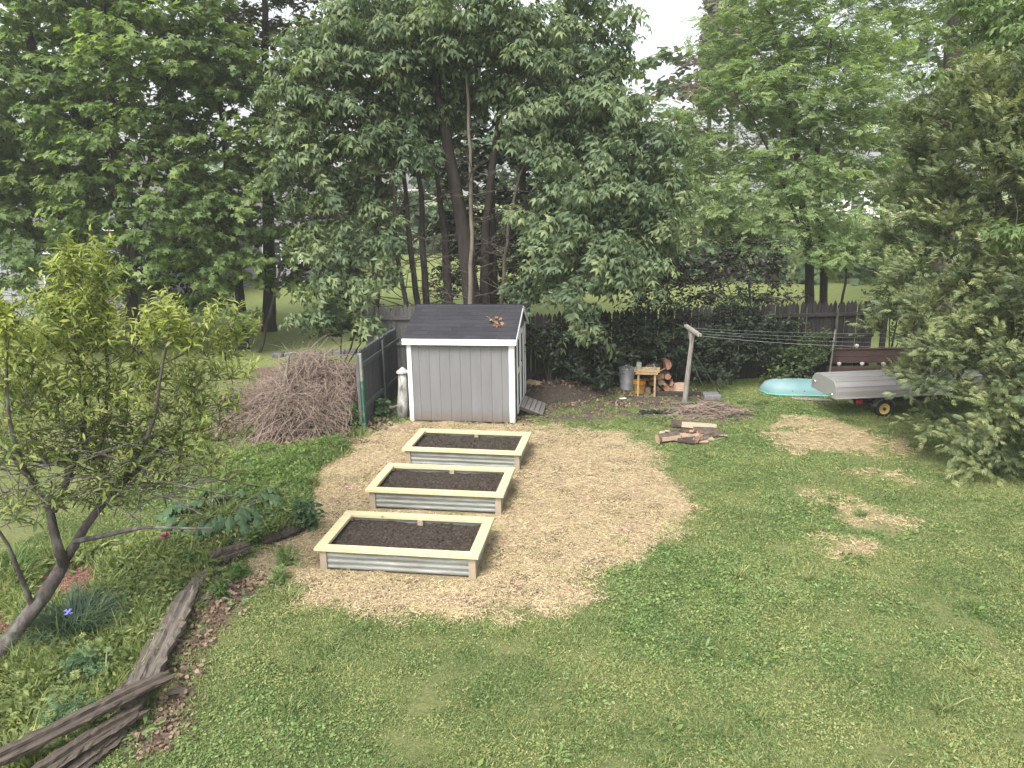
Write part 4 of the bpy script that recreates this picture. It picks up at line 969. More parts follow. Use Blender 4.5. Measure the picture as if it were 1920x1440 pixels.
for row in range(3):
    for k in range(6-row):
        px = 1233+k*11+row*5; kind = rr.choice(['round', 'half', 'quarter', 'round'])
        place_log(px, 0, .07+row*.135, .38, rr.uniform(.06, .078), kind, 1.5+rr.uniform(-.25, .25), rr.uniform(0, 6), (wm_ := rr.choice([so_, sor, sor])), f"{shade[id(wm_)]} {form[kind]}, {['bottom', 'middle', 'top'][row]} row of the firewood stack, {ORD[k]}{'' if k == 0 else ' from left'}", gp2, 200+row*10+k, Y=16.55+rr.uniform(-.06, .06))
place_log(1268, 0, .60, .22, .135, 'half', 1.65, 1.3, sor, 'wide orange faced split log standing on top of the firewood stack', gp2, 250, pitch=.15, Y=16.5)
place_log(1241, 0, .52, .40, .10, 'quarter', .6, 2.0, so_, 'wedge shaped split log on top of the stack beside the table', gp2, 251, Y=16.5)
place_log(1254, 0, .47, .42, .06, 'quarter', .4, 3.2, sor, 'tilted reddish wedge of firewood leaning across the top of the stack', gp2, 252, pitch=-.35, Y=16.35)
tag(obj('stump', MB().tube([Gz(1278, 16.25, -.02), Gz(1278, 16.25, .2)], [.17, .16], 14), M['split_wood']), 'short sawn stump in front of the firewood, behind the clothesline post', 'stump')
tag(obj('timber_beam', MB().beam(Gz(1232, 16.05, .05), Gz(1315, 15.95, .05), .09, .09, bev=.006), M['bark_dark']), 'dark timber lying on the ground along the foot of the firewood', 'timber')
# ------------------------------------------------------------------ clothesline post, guy wires, lines
pb = G(1283, 755); pt = at(1299, 625, pb[1]+.02)
t = thing('clothesline_post', pb, 'weathered grey leaning wooden clothesline post with a short crossarm', 'post')
b0 = Vector((0, 0, 0)); d = V3(pt-pb)
obj('upright', MB().tube([b0-Vector((0, 0, .1)), d*.33, d*.66, d], [.054, .051, .048, .044], 7, prof=[[1+.1*random.uniform(-1, 1) for _ in range(7)] for i in range(4)]), M['old_wood_grey'], t)
ca = d+Vector((-.07, .35, .10)); cb = d+Vector((.05, -.40, .03))
obj('crossarm', MB().beam(ca, cb, .085, .06, bev=.006), M['old_wood_grey'], t)
obj('brace', MB().beam(d*.80+Vector((.02, 0, 0)), d+Vector((-.03, .24, .05)), .05, .04), M['old_wood_grey'], t)
for k in range(4):
    z = .2+.25*k; pq = ca.lerp(cb, .1+.27*k); obj('hook', MB().tube([pq+Vector((0, 0, -.02)), pq+Vector((.03, 0, -.05)), pq+Vector((.05, 0, -.03))], .005, 4), M['wire_dark'], t)
g1 = G(1355, 746); g2 = G(1326, 737)
hi = pb+np.array(d)*.78; hi2 = pb+np.array(d)*.68
tag(obj('guy_wire', MB().tube([hi, hi*.5+g1*.5, g1], .009, 5), M['wire_dark']), 'taut dark guy wire from the clothesline post to the flat stone', 'wire')
tag(obj('guy_wire', MB().tube([hi2, hi2*.5+g2*.5+np.array([0, 0, -.05]), g2], .006, 5), M['wire']), 'slack pale guy wire hanging closer to the clothesline post', 'wire')
st2 = Gz(1553, 17.0); 
tag(obj('metal_stake', MB().tube([st2, st2+np.array([.02, 0, .5]), st2+np.array([.05, 0, 1.22])], [.022, .02, .018], 6), M['old_wood_grey']), 'thin grey stake in front of the dark fence, right of the olive shrub', 'stake')
endp = at(1765, 640, 14.8)
llab = ['clothesline wire, topmost of the four lines', 'clothesline wire, second line from the top', 'clothesline wire, third line from the top', 'lowest and thickest clothesline wire']
for k in range(4):
    pq = np.array(pb)+np.array(ca.lerp(cb, .1+.27*k))+np.array([.05, 0, -.03]); e = endp+np.array([.1*k, .35-.27*k, .10-.035*k]); pts = []
    for i in range(13):
        u = i/12; p = pq*(1-u)+e*u; p[2] -= .05*(1+.3*k)*4*u*(1-u); pts.append(p)
    tag(obj('clothesline', MB().tube(pts, .0020 if k < 3 else .0034, 4), M['wire']), llab[k], 'clothesline', 'wires of the clothesline')
sq = G(1338, 750); tag(obj('flat_stone', MB().box((sq[0], sq[1]+.15, .045), (.36, .32, .11), Matrix.Rotation(-.12, 3, 'Z'), bev=.012), M['grey_stone']), 'grey concrete block on the grass at the foot of the guy wires', 'concrete block')
# twig pile at the post
def sticks(n, c, rx, ry, h, L, rad, rng, flat=.75, bend=.2, seg=4):
    mb = MB()
    for _ in range(n):
        u = rng.normal(size=2)*.45; rho = min(1, np.hypot(*u)); p = np.array([c[0]+u[0]*rx, c[1]+u[1]*ry, 0]); p[2] = h*max(0, 1-rho**1.5)*rng.random()**.6+.02
        a = rng.random()*6.283; dd = np.array([math.cos(a), math.sin(a), rng.normal()*(1-flat)]); l = L*(.45+.8*rng.random())
        bv = rng.normal(size=3)*bend*l; bv[2] = -abs(bv[2])*.3
        pts = [p+dd*l*(t-.5)+bv*((t-.5)**2*2-.25) for t in np.linspace(0, 1, seg)]
        for q_ in pts: q_[2] = max(q_[2], .01)
        r0 = rad*(.5+rng.random()); mb.tube(pts, np.linspace(r0, r0*.4, seg), 3, cap=False)
    return mb
t = thing('twig_pile', G(1325, 778), 'low heap of cut twigs and bark on the grass below the clothesline post', 'twig pile')
rng = np.random.default_rng(8); o = obj('twigs', sticks(480, (0, 0), .95, .6, .20, .38, .0075, rng, bend=.5), M['twig'], t); o['kind'] = 'stuff'
for k in range(9):
    a = rng.uniform(-.6, .6); p = np.array([rng.uniform(-.45, .5), rng.uniform(-.35, .3), .06+.1*rng.random()]); dd = np.array([math.cos(a), math.sin(a), 0])*.35
    obj('branch', MB().tube([p-dd, p+np.array([0, 0, .05]), p+dd], [.022, .02, .014], 6), M['bark_pale'] if k % 2 else M['bark'], t)
# ------------------------------------------------------------------ turquoise kayak hull, upside down
kl = G(1429, 742); kr = kl+np.array([2.75, -.42, 0]); ka = math.atan2(kr[1]-kl[1], kr[0]-kl[0])
t = thing('kayak', (kl[0], kl[1], 0), 'turquoise plastic boat hull lying upside down on the grass', 'kayak', ka)
def hull(L, Wd, H, nx=22, nyy=14, nose=.16):
    vs = []; fs = []
    for i in range(nx+1):
        u = i/nx; x = L*u
        e = min(1, u/nose) if u < nose else (min(1, (1-u)/nose))
        s_ = max(.02, math.sqrt(max(0, 1-(1-e)**2)))
        for k in range(nyy+1):
            a = math.pi*k/nyy; yy = -math.cos(a); zz = math.sin(a)**.62
            vs.append((x, yy*Wd/2*s_, .03+H*zz*(.35+.65*s_)))
    for i in range(nx):
        for k in range(nyy): a = i*(nyy+1)+k; fs.append((a, a+1, a+nyy+2, a+nyy+1))
    fs.append(tuple(range(nyy, -1, -1))); fs.append(tuple(range(nx*(nyy+1), (nx+1)*(nyy+1))))
    return vs, fs
mb = MB(); mb.add(*hull(2.75, .72, .26)); obj('hull', mb, M['turq'], t, True).location = (0, .34, 0)
mb = MB(); vs, fs = hull(2.79, .77, .035); mb.add(vs, fs); obj('rim', mb, M['turq_green'], t, True).location = (-.02, .34, .0)
for x_ in (.62, .86): obj('scupper', MB().tube([(x_, -.012, .11), (x_, .012, .115)], .018, 10), M['black_soft'], t)
obj('keel_ridge', MB().tube([(.25, .34, .275), (.6, .34, .297), (2.1, .34, .297), (2.5, .34, .275)], [.01, .016, .016, .01], 6), M['turq'], t)
tag(obj('plank', MB().beam(Gz(1487, 15.55, .03), Gz(1560, 15.35, .03), .12, .025, bev=.003), M['old_wood_grey']), 'pale board lying on the grass along the front of the turquoise hull', 'board')
# ------------------------------------------------------------------ aluminium boat upside down on its trailer
A = G(1569, 750, .42); Bq = G(1527, 731, .44)
ax = np.array([1.0, .10, 0]); ax = ax/np.linalg.norm(ax); ay = np.array([-ax[1], ax[0], 0]); bang = math.atan2(ax[1], ax[0])
t = thing('jon_boat', (A[0], A[1], 0), 'grey aluminium flat bottomed boat resting upside down on its trailer', 'boat', bang)
BL, BW, g0, HT = 3.7, .98, .43, .34
secs = []
for u in np.linspace(0, 1, 13):
    wk = 1 if u < .55 else 1-.30*((u-.55)/.45)**1.5; h = HT*(1-.25*max(0, (u-.6)/.4)**1.6); lift = .0
    yc = BW/2; wg = BW/2*wk; wb = BW*.36*wk
    secs.append([(BL*u, yc-wg, g0), (BL*u, yc-wg*.985, g0+h*.42), (BL*u, yc-wg*.93, g0+h*.66), (BL*u, yc-wb*1.05, g0+h*.93), (BL*u, yc-wb*.5, g0+h*1.0), (BL*u, yc+wb*.5, g0+h*1.0), (BL*u, yc+wb*1.05, g0+h*.93), (BL*u, yc+wg*.93, g0+h*.66), (BL*u, yc+wg*.985, g0+h*.42), (BL*u, yc+wg, g0)])
m = len(secs[0]); mb = MB(); mb.add([p for s_ in secs for p in s_], [(i*m+k, (i+1)*m+k, (i+1)*m+k+1, i*m+k+1) for i in range(12) for k in range(m-1)]+[tuple(range(12*m, 13*m))])
hl = obj('hull', mb, M['alu'], t)
s0 = secs[0]; obj('transom', MB().prism([(p[0]-.022, p[1], p[2]) for p in s0], (.02, 0, 0)), M['alu_paint'], t)
for kk in (2, 3, 6, 7):
    obj('rib', MB().tube([(s_[kk][0], s_[kk][1]*1.0+(-.004 if kk < 5 else .004), s_[kk][2]+.001) for s_ in secs], .006, 5), M['alu'], hl)
for kk in (4, 5): obj('keel', MB().tube([(s_[kk][0], s_[kk][1], s_[kk][2]+.006) for s_ in secs], .011, 5), M['alu'], hl)
for kk, dy in ((0, -.008), (9, .008)): obj('gunwale', MB().tube([(s_[kk][0], s_[kk][1]+dy, s_[kk][2]+.012) for s_ in secs], .016, 6), M['alu'], hl)
for yy, z in ((.16, g0+.07), (BW-.14, g0+.17)): obj('transom_handle', MB().tube([(-.03, yy-.05, z), (-.05, yy-.04, z), (-.05, yy+.04, z), (-.03, yy+.05, z)], .008, 6), M['chrome'], t)
wq = G(1657, 783)
t2 = thing('boat_trailer', (wq[0], wq[1], 0), 'small boat trailer with a yellow hubbed wheel under the aluminium boat', 'trailer', bang)
def wheel(y, parent):
    o = obj('wheel', MB().lathe([(.105, -.05), (.150, -.055), (.168, -.03), (.172, 0), (.168, .03), (.150, .055), (.105, .05)], 26, cap=False), M['rubber'], parent, True)
    o.rotation_euler = (math.pi/2, 0, 0); o.location = (0, y, .172)
    obj('rim', MB().lathe([(.01, .03), (.035, .034), (.04, .015), (.085, .022), (.10, .052), (.108, .052), (.108, -.05), (.02, -.045)], 22), M['rim_yellow'], o)
    obj('hub_cap', MB().lathe([(.03, .03), (.028, .055), (.015, .062)], 14), M['black_metal'], o)
wheel(.055, t2); wheel(BW-.02, t2)
mb = MB(); n = 12; ang = np.linspace(math.radians(12), math.radians(165), n); vs = []
for a in ang: vs += [(.215*math.cos(a), -.02, .172+.215*math.sin(a)), (.215*math.cos(a), .15, .172+.215*math.sin(a)), (.205*math.cos(a), .15, .172+.205*math.sin(a)), (.205*math.cos(a), -.02, .172+.205*math.sin(a))]
fs = []
for i in range(n-1): fs += [(i*4+k, i*4+(k+1) % 4, (i+1)*4+(k+1) % 4, (i+1)*4+k) for k in range(4)]
mb.add(vs, fs); obj('fender', mb, M['chrome'], t2)
obj('axle', MB().tube([(0, .05, .172), (0, BW-.04, .172)], .022, 8), M['black_metal'], t2)
for y_ in (.16, BW-.2): obj('frame_rail', MB().box((.55, y_, .30), (2.2, .05, .08), bev=.004), M['black_metal'], t2)
for x_ in (-.5, .2, 1.2): obj('cross_member', MB().box((x_, BW/2-.02, .365), (.05, BW-.15, .045), bev=.004), M['black_metal'], t2)
for x_ in (-.42, 1.1): obj('bunk', MB().box((x_, BW/2-.02, .408), (.09, BW-.1, .04), bev=.004), M['bark_dark'], t2)
obj('spring', MB().tube([(-.28, .10, .29), (0, .10, .215), (.28, .10, .29)], .015, 6), M['black_metal'], t2)
obj('tail_light', MB().box((-.50, .06, .33), (.12, .05, .08), bev=.012), M['red_plastic'], t2)
obj('tail_light', MB().box((-.53, BW-.12, .33), (.05, .12, .08), bev=.012), M['red_plastic'], t2)
obj('number_plate', MB().box((-.62, .14, .32), (.012, .15, .07)), M['chrome'], t2)
# ------------------------------------------------------------------ brown timber planter behind the boat
p0, p1 = Gz(1548, 17.05), Gz(1700, 16.9); q0, q1 = Gz(1552, 17.35), Gz(1705, 17.3)
t = thing('timber_planter', (p0[0], p0[1], 0), 'brown stained stepped timber planter against the dark fence behind the boat', 'planter')
P0 = V3(p0)
def pl(a, b, z0, z1, th=.045): return MB().beam(V3(a)-P0+Vector((0, 0, (z0+z1)/2)), V3(b)-P0+Vector((0, 0, (z0+z1)/2)), th, z1-z0, bev=.004)
for k in range(2): obj('board', pl(p0, p1, .01+.17*k, .17+.17*k), M['brown_stain'], t)
for k in range(2): obj('board', pl(q0, q1, .36+.16*k, .51+.16*k), M['brown_stain'], t)
obj('cap_board', pl(q0, q1, .682, .702, .10), M['brown_stain'], t)
obj('bed_soil', pl((p0+q0)/2, (p1+q1)/2, .20, .30, .25), M['soil'], t)
kz = [(1571, p0, p1, .355), (1612, p0, p1, .355), (1650, p0, p1, .355), (1612, q0, q1, .705)]
for px, a, b, z in kz:
    u = (Gz(px, 17.0)[0]-a[0])/(b[0]-a[0]); c = V3(a+(b-a)*u)-P0
    obj('knob', MB().lathe([(.02, 0), (.03, .02), (.05, .05), (.045, .085), (.01, .10)], 10, (c.x, c.y, z)), M['white_stone'], t, True)
# dark debris lump on the grass
t = thing('dark_scrap', G(1238, 776), 'black crumpled plastic scrap lying on the grass in front of the table', 'scrap')
rr = random.Random(3)
for k in range(4):
    vs = []; fs = []
    for i in range(6):
        for j in range(5): vs.append(((i-2.5)*.07+rr.uniform(-.02, .02)+(k-1.5)*.15, (j-2)*.05+rr.uniform(-.02, .02), .02+rr.uniform(0, .05)))
    fs = [(i*5+j, i*5+j+1, (i+1)*5+j+1, (i+1)*5+j) for i in range(5) for j in range(4)]
    obj('fold', MB().add(vs, fs), M['black_soft'], t)
q = Gz(997, 16.5); tag(obj('log', MB().tube([q+np.array([-.05, .1, .16]), q+np.array([.25, -.25, .17])], [.13, .12], 12), [M['split_wood']]), 'pale sawn log lying on the ground just behind the shed door side', 'log')
t = thing('soil_mound', Gz(1045, 16.2), 'low mound of brown leaf litter between the shed and the dark bushes', 'mound')
vs = []; n = 18
for r_ in range(6):
    for k in range(n):
        a = 2*math.pi*k/n; R_ = .95*(1-r_/6)*(1+.12*math.sin(3*a+1)); vs.append((R_*math.cos(a)*1.1, R_*math.sin(a)*.7, .30*(1-(1-r_/6)**2)+random.uniform(-.015, .015)-.01))
fs = [(r_*n+k, r_*n+(k+1) % n, (r_+1)*n+(k+1) % n, (r_+1)*n+k) for r_ in range(5) for k in range(n)]+[tuple(range(5*n, 6*n))]
obj('soil', MB().add(vs, fs), M['soil'], t, True)
rng = np.random.default_rng(77); n = 420; uu = rng.normal(size=(n, 2))*.42; rho = np.minimum(1, np.hypot(uu[:, 0]/1.05, uu[:, 1]/.67))
pp_ = np.stack([uu[:, 0], uu[:, 1]*.7, .30*(1-rho**2)+.02], 1)
o = link('leaf_litter', array_mesh('leaf_litter', orient(pp_, rng.normal(size=(n, 3)), np.array([0, 0, 1.])+rng.normal(size=(n, 3))*.5, .05+.04*rng.random(n), LEAF_BLOT[0]), LEAF_BLOT[1], rng.random(n)*.6, M['dead']), t); o['kind'] = 'stuff'
# ------------------------------------------------------------------ old split rails by the garden
def rail(pa, pb, za, zb, rw, rh, label, seed, mt, n=22, m=20):
    rr = np.random.default_rng(seed); a = G(*pa, za); b = G(*pb, zb); a[2] = za; b[2] = zb
    d = b-a; L = np.linalg.norm(d); d = d/L; s_ = np.cross(d, [0, 0, 1.]); s_ /= np.linalg.norm(s_); u_ = np.cross(s_, d)
    ridge = 1+.20*rr.normal(size=m); ridge = np.clip(ridge, .66, 1.3); vs = []
    mid = (a+b)/2
    for i in range(n):
        t = i/(n-1); c = a+(b-a)*t-mid + s_*rw*.08*math.sin(t*5+seed)+u_*rh*.05*math.sin(t*7+seed*2)
        k1 = (1-.25*abs(2*t-1)**3)*(1+.06*rr.normal())
        for k in range(m):
            an = 2*math.pi*k/m; q = ridge[k]*(1+.085*rr.normal()); ex_ = rr.normal()*.05 if i in (0, n-1) else 0
            vs.append(c+d*ex_+s_*math.cos(an)*rw*k1*q+u_*math.sin(an)*rh*k1*q)
    fs = [(i*m+k, i*m+(k+1) % m, (i+1)*m+(k+1) % m, (i+1)*m+k) for i in range(n-1) for k in range(m)]+[tuple(range(m-1, -1, -1)), tuple(range((n-1)*m, n*m))]
    # put the mesh along its own x axis so the grain follows it
    Rm = Matrix((Vector(d), Vector(-s_), Vector(u_))).transposed()
    inv = Rm.transposed(); o = obj('split_rail', MB().add([inv @ Vector(v) for v in vs], fs), mt)
    o.matrix_world = Matrix.Translation(Vector(mid)) @ Rm.to_4x4()
    return tag(o, label, 'fence rail', 'old split fence rails edging the garden')
M['rail_wood'] = mat('rail_wood', (.115, .092, .074), .95, .6, 6, (.5, 9, 9), 1.0, stain=(.055, .046, .038), stain_scale=3)
M['rail_grey'] = mat('rail_grey', (.165, .140, .118), .95, .6, 6, (.45, 9, 9), 1.0, stain=(.08, .066, .055), stain_scale=3)
rail((-60, 1450), (314, 1268), .34, .24, .085, .055, 'long mossy split rail lying on top of the lower left stack', 1, M['rail_wood'])
rail((30, 1475), (262, 1330), .20, .13, .085, .05, 'second split rail in the lower left stack, just under the top rail', 2, M['rail_wood'])
rail((90, 1480), (225, 1372), .08, .06, .075, .05, 'lowest split rail in the lower left stack, nearest the lawn', 3, M['rail_wood'])
rail((262, 1292), (350, 1112), .13, .09, .14, .07, 'broad grey split rail running up between the garden and the lawn', 4, M['rail_grey'])
rail((356, 1112), (392, 1064), .06, .05, .085, .05, 'greenish weathered rail end half buried in the weeds', 5, M['rail_grey'])
rail((388, 1052), (464, 1026), .10, .11, .095, .075, 'short thick cracked rail piece beside the straw', 6, M['rail_wood'])
rail((498, 1016), (562, 993), .06, .07, .06, .05, 'short dark rail piece ending at the green weed clump', 7, M['bark_dark'])
c = G(246, 1340); t = thing('wood_chunk', c, 'broken crumbling chunk of wood propping the rails', 'wood chunk')
rr = random.Random(9)
for k in range(4):
    mb = MB().tube([(rr.uniform(-.08, .08), rr.uniform(-.1, .1), 0), (rr.uniform(-.05, .1), rr.uniform(-.06, .1), .12), (rr.uniform(-.1, .1), rr.uniform(-.1, .1), .22)], [.09, .085, .06], 8, prof=[[rr.uniform(.7, 1.25) for _ in range(8)] for i in range(3)]); obj('piece', mb, M['rail_wood'], t)
tag(obj('bark_strip', MB().tube([G(347, 1138, .04), G(356, 1118, .12), G(362, 1098, .16)], [.012, .018, .006], 5), M['split_cream']), 'pale sliver of bark sticking up at the edge of the broad grey rail', 'bark strip')
for (px, py, lb) in [(378, 1124, 'curled pale piece of bark lying just right of the weathered rail end'), (330, 1300, 'flat brown piece of bark beside the crossing of the rails')]:
    p = G(px, py, .02); tag(obj('bark_piece', MB().tube([p+np.array([-.09, -.03, 0]), p+np.array([0, 0, .02]), p+np.array([.1, .02, 0])], [.02, .035, .02], 6), M['rail_grey']), lb, 'bark piece')
# ------------------------------------------------------------------ brush pile
bc = np.array([-4.15, 14.75, 0])
t = thing('brush_pile', bc, 'big heap of tangled brown cut branches left of the picket fence', 'brush pile')
rng = np.random.default_rng(15)
def hz(u, v): return (1.0+.36*u+.14*math.sin(6*u+1.2)+.12*math.sin(5*v+u*3))*max(0, 1-(u*u+v*v))**.5
def brush(n, rad, L):
    mb = MB()
    for _ in range(n):
        a = rng.random()*6.283; rho = math.sqrt(rng.random())*1.0; u, v = rho*math.cos(a), rho*math.sin(a); x, y = u*1.42, v*1.35
        z = hz(u, v)*(rng.random()**.35)+.03
        th = rng.normal()*.75+(1.25 if u > .25 else 2.3 if u < -.3 else rng.uniform(0, 3.14)); el = rng.normal()*.42+.22
        d = np.array([math.cos(th)*math.cos(el), -abs(math.sin(th))*math.cos(el)*rng.choice([-1, 1]), math.sin(el)]); l = L*(.4+.9*rng.random())
        bv = rng.normal(size=3)*.14*l; bv[2] = -abs(bv[2])-.06*l; p = np.array([x, y, z]); pts = []
        for s_ in np.linspace(0, 1, 5):
            q_ = p+d*l*(s_-.5)+bv*(4*(s_-.5)**2-.4); q_[2] = max(.01, min(q_[2], 1.6)); pts.append(q_)
        mxx = max(q_[0] for q_ in pts)
        if mxx > 1.20:
            for q_ in pts: q_[0] -= mxx-1.20+.1*rng.random()
        r0 = rad*(.45+.9*rng.random()); mb.tube(pts, np.linspace(r0, r0*.35, 5), 3, cap=False)
    return mb
o = obj('twigs', brush(3200, .0060, 1.3), M['twig'], t); o['kind'] = 'stuff'
o = obj('dark_twigs', brush(1000, .0055, .9), M['bark'], t); o['kind'] = 'stuff'
for k in range(64):
    a = rng.random()*6.283; rho = .25+.68*rng.random(); u, v = rho*math.cos(a), rho*math.sin(a)*(-1 if k % 3 else 1)*(1 if math.sin(a) > 0 else -1); p = np.array([u*1.35, v*1.3, hz(u, v)+.04]); th = rng.uniform(.9, 2.2); d = np.array([math.cos(th)*.8, .45*math.sin(th), rng.uniform(.25, .8)])*rng.uniform(.45, 1.0)
    pts = [p-d*.6, p-d*.1+np.array([0, -.03, .03]), p+d*.4, p+d*.8+np.array([rng.normal()*.1, 0, .0])]
    for q_ in pts: q_[2] = max(q_[2], .02); q_[0] = min(q_[0], 1.2)
    obj('branch', MB().tube(pts, [.011, .009, .007, .003], 5), M['twig'] if k % 3 else M['bark_pale'], t)
nl = 1500; la = rng.uniform(math.pi, 2*math.pi, nl); lr = 1.0+.38*rng.normal(size=nl)*.5; lx = np.cos(la)*1.38*lr; ly = np.sin(la)*1.35*lr; lz = .02+.12*rng.random(nl)*np.clip(1.3-lr, 0, 1)
o = link('leaf_litter', array_mesh('leaf_litter', orient(np.stack([lx, ly, lz], 1), rng.normal(size=(nl, 3)), np.array([0, -.2, 1.])+rng.normal(size=(nl, 3))*.55, .06+.05*rng.random(nl), LEAF_BLOT[0]), LEAF_BLOT[1], rng.random(nl), M['dead']), t); o['kind'] = 'stuff'
sa, sb_ = at(524, 783, 13.85), at(541, 668, 14.35)
t = thing('cut_sapling', sa, 'pale cut sapling trunk leaning against the front of the brush heap', 'sapling')
dd = V3(sb_-sa); obj('stem', MB().tube([(0, 0, 0), dd*.5, dd], [.048, .042, .030], 9), M['bark_pale'], t, True)
obj('cut_end', MB().tube([-dd.normalized()*.004, -dd.normalized()*.0005], .046, 9), M['split_cream'], t)
mb = MB()
for k in range(16):
    a = rng.uniform(-1.3, 1.3); f_ = .45+.55*rng.random(); p = dd*f_; e = p+Vector((math.sin(a)*.5, -.05+.1*rng.random(), .35*rng.random()))
    mb.tube([p, p.lerp(e, .5)+Vector((0, -.02, .06)), e], [.010, .007, .003], 4, cap=False)
obj('twigs', mb, M['bark_pale'], t)
# ------------------------------------------------------------------ low stone edging behind the brush heap
M['dark_stone'] = mat('dark_stone', (.13, .125, .12), .9, .35, 9, bump=.4, rnd=.2)
t = thing('stone_edging', Gz(520, 20.8), 'low grey stone edging at the lawn behind the brush heap', 'edging'); x0 = Gz(520, 20.8)
for k in range(8): obj('stone', MB().box((k*.33+.12, random.uniform(-.03, .03)+k*.03, .05), (.31, .3, .15+random.uniform(-.03, .03)), Matrix.Rotation(random.uniform(-.08, .08), 3, 'Z'), bev=.03), M['dark_stone'], t)
# ------------------------------------------------------------------ neighbour's house, far house
def house(loc, rot, L, D, H, RH, label, siding, roofm, nrow, wins, door=None, corner=True):
    t = thing('house', loc, label, 'house', rot)
    wl = obj('wall', MB().box((L/2, D/2, H/2), (L, D, H)), siding, t)
    for k in range(nrow):
        h = H/nrow; z = k*h; obj('clapboard', MB().prism([(0, -.006, z), (0, -.035, z+.01), (0, -.012, z+h-.004), (0, -.006, z+h-.004)], (L, 0, 0)), siding, wl)
    rf = obj('roof', MB().prism([(-.4, -.45, H-.12), (-.4, D/2, H+RH), (-.4, D+.45, H-.12), (-.4, D+.45, H-.27), (-.4, D/2, H+RH-.15), (-.4, -.45, H-.27)], (L+.8, 0, 0)), roofm, t)
    for k in range(9):
        a = Vector((L/2, -.45+(D/2+.45)*(k+.5)/9, H-.12+(RH+.12)*(k+.5)/9+.012)); sl_ = math.atan2(RH+.12, D/2+.45)
        obj('shingle_course', MB().box(a, (L+.8, (D/2+.45)/9/math.cos(sl_)*1.05, .02), Matrix.Rotation(sl_-.015, 3, 'X')), roofm, rf)
    obj('gutter', MB().box((L/2, -.5, H-.18), (L+.8, .1, .11)), M['house_white'], t)
    for x in ([0.02, L-.02] if corner else []): obj('corner_board', MB().box((x, -.03, H/2), (.14, .05, H)), M['house_white'], t)
    for (x, z, w_, h_) in wins:
        f = obj('window', MB().box((x, -.03, z), (w_+.16, .06, h_+.16)), M['house_white'], t)
        for s_ in (-1, 1): obj('pane', MB().box((x, -.066, z+s_*h_/4), (w_, .012, h_/2-.04)), M['glass'], f)
    if door:
        x = door; d_ = obj('door', MB().box((x, -.035, 1.05), (.95, .06, 2.08)), M['house_white'], t); obj('handle', MB().tube([(x+.35, -.07, 1.0), (x+.35, -.10, 1.0)], .03, 8), M['chrome'], d_)
    return t
house(Gz(-250, 29.5), -.06, 11.8, 8, 3.4, 2.6, 'grey clapboard house seen behind the maples on the left', M['house_siding'], M['house_roof'], 17, [(1.9, 1.7, 1.0, 1.3), (4.4, 1.7, .9, 1.3), (8.6, 1.7, 1.0, 1.3), (10.6, 1.7, .8, 1.3)])
house(Gz(415, 37), -.05, 4.6, 6, 3.0, 1.9, 'small pale outbuilding with white corners seen between the maple trunks', M['house_siding'], M['house_roof'], 15, [(1.2, 1.6, .8, 1.1), (3.2, 1.6, .8, 1.1)])
house(Gz(655, 88), .02, 9.5, 8, 4.6, 2.6, 'distant white house glimpsed left of the tall multi-stemmed tree', M['house_white'], M['house_roof'], 12, [(2, 2.2, 1.2, 1.6), (5, 2.2, 1.2, 1.6), (7.8, 2.2, 1.2, 1.6)])
house(Gz(1540, 80), -.1, 8.5, 8, 4.6, 2.4, 'distant white house glimpsed through the foliage left of the cedar', M['house_white'], M['house_roof'], 12, [(2, 2.2, 1.2, 1.6), (5.2, 2.2, 1.2, 1.6)])
# ------------------------------------------------------------------ maples on the left
MK = dict(leaf=LEAF_MAPLE, m=M['maple'], K=6, Ln=10, tl=.62, flat=.62, droop=.25, leafdroop=.85, tilt=.5, out=.6, cl_var=.6, face=1.0)
tree('maple_tree', 'stout dark trunked maple at the far left, in front of the grey house', 'tree',
     [(TP([(168, 660), (160, 560), (150, 470), (140, 400), (112, 300), (70, 150), (40, -20)], 22), .30, .07), (TP([(143, 410, 22), (170, 330, 22.2), (205, 200, 22.4), (230, 40, 22.5)], 22, False), .13, .04)],
     [lobe(60, 330, 22, 150, 90), lobe(60, 170, 22, 170, 110), lobe(120, 15, 22.5, 150, 75), lobe(-90, 300, 22, 130, 200), lobe(30, 440, 21.5, 110, 45), lobe(110, 490, 20.6, 100, 36), lobe(150, 565, 20.2, 60, 30), lobe(30, 540, 20.4, 60, 36)],
     bark=M['bark_dark'], seed=11, spacing=.86, size=.19, **MK)
tree('maple_tree', 'maple with a forked slim trunk, second from the left', 'tree',
     [(TP([(252, 665), (246, 560), (240, 470), (226, 400), (216, 300), (202, 150), (190, -20)], 21.3), .19, .05), (TP([(246, 545, 21.3), (258, 430, 21.2), (276, 330, 21), (302, 200, 21), (325, 30, 21)], 21, False), .12, .04)],
     [lobe(220, 260, 21, 130, 90), lobe(310, 110, 21, 150, 90), lobe(330, 390, 20.6, 120, 75), lobe(190, 400, 20.8, 100, 55), lobe(270, -30, 21.5, 150, 70), lobe(360, 500, 20.4, 80, 45), lobe(290, 470, 20.2, 80, 45), lobe(210, 520, 20.2, 70, 30)],
     bark=M['bark_dark'], seed=12, spacing=.84, size=.185, **MK)
tree('maple_tree', 'maple with low dark boughs right of the forked maple', 'tree',
     [(TP([(457, 652), (455, 600), (450, 540), (440, 460), (430, 380), (418, 250), (405, 80)], 21.9), .14, .04)],
     [lobe(440, 390, 21.4, 105, 70), lobe(430, 280, 21.7, 120, 80), lobe(470, 490, 21.2, 75, 50), lobe(410, 545, 21, 55, 40), lobe(390, 460, 20.8, 70, 45), lobe(500, 530, 21.2, 45, 30), lobe(445, 590, 20.8, 40, 24), lobe(410, 150, 22, 110, 80), lobe(510, 420, 21.5, 60, 70)],
     bark=M['bark_dark'], seed=13, spacing=.86, size=.175, **MK)
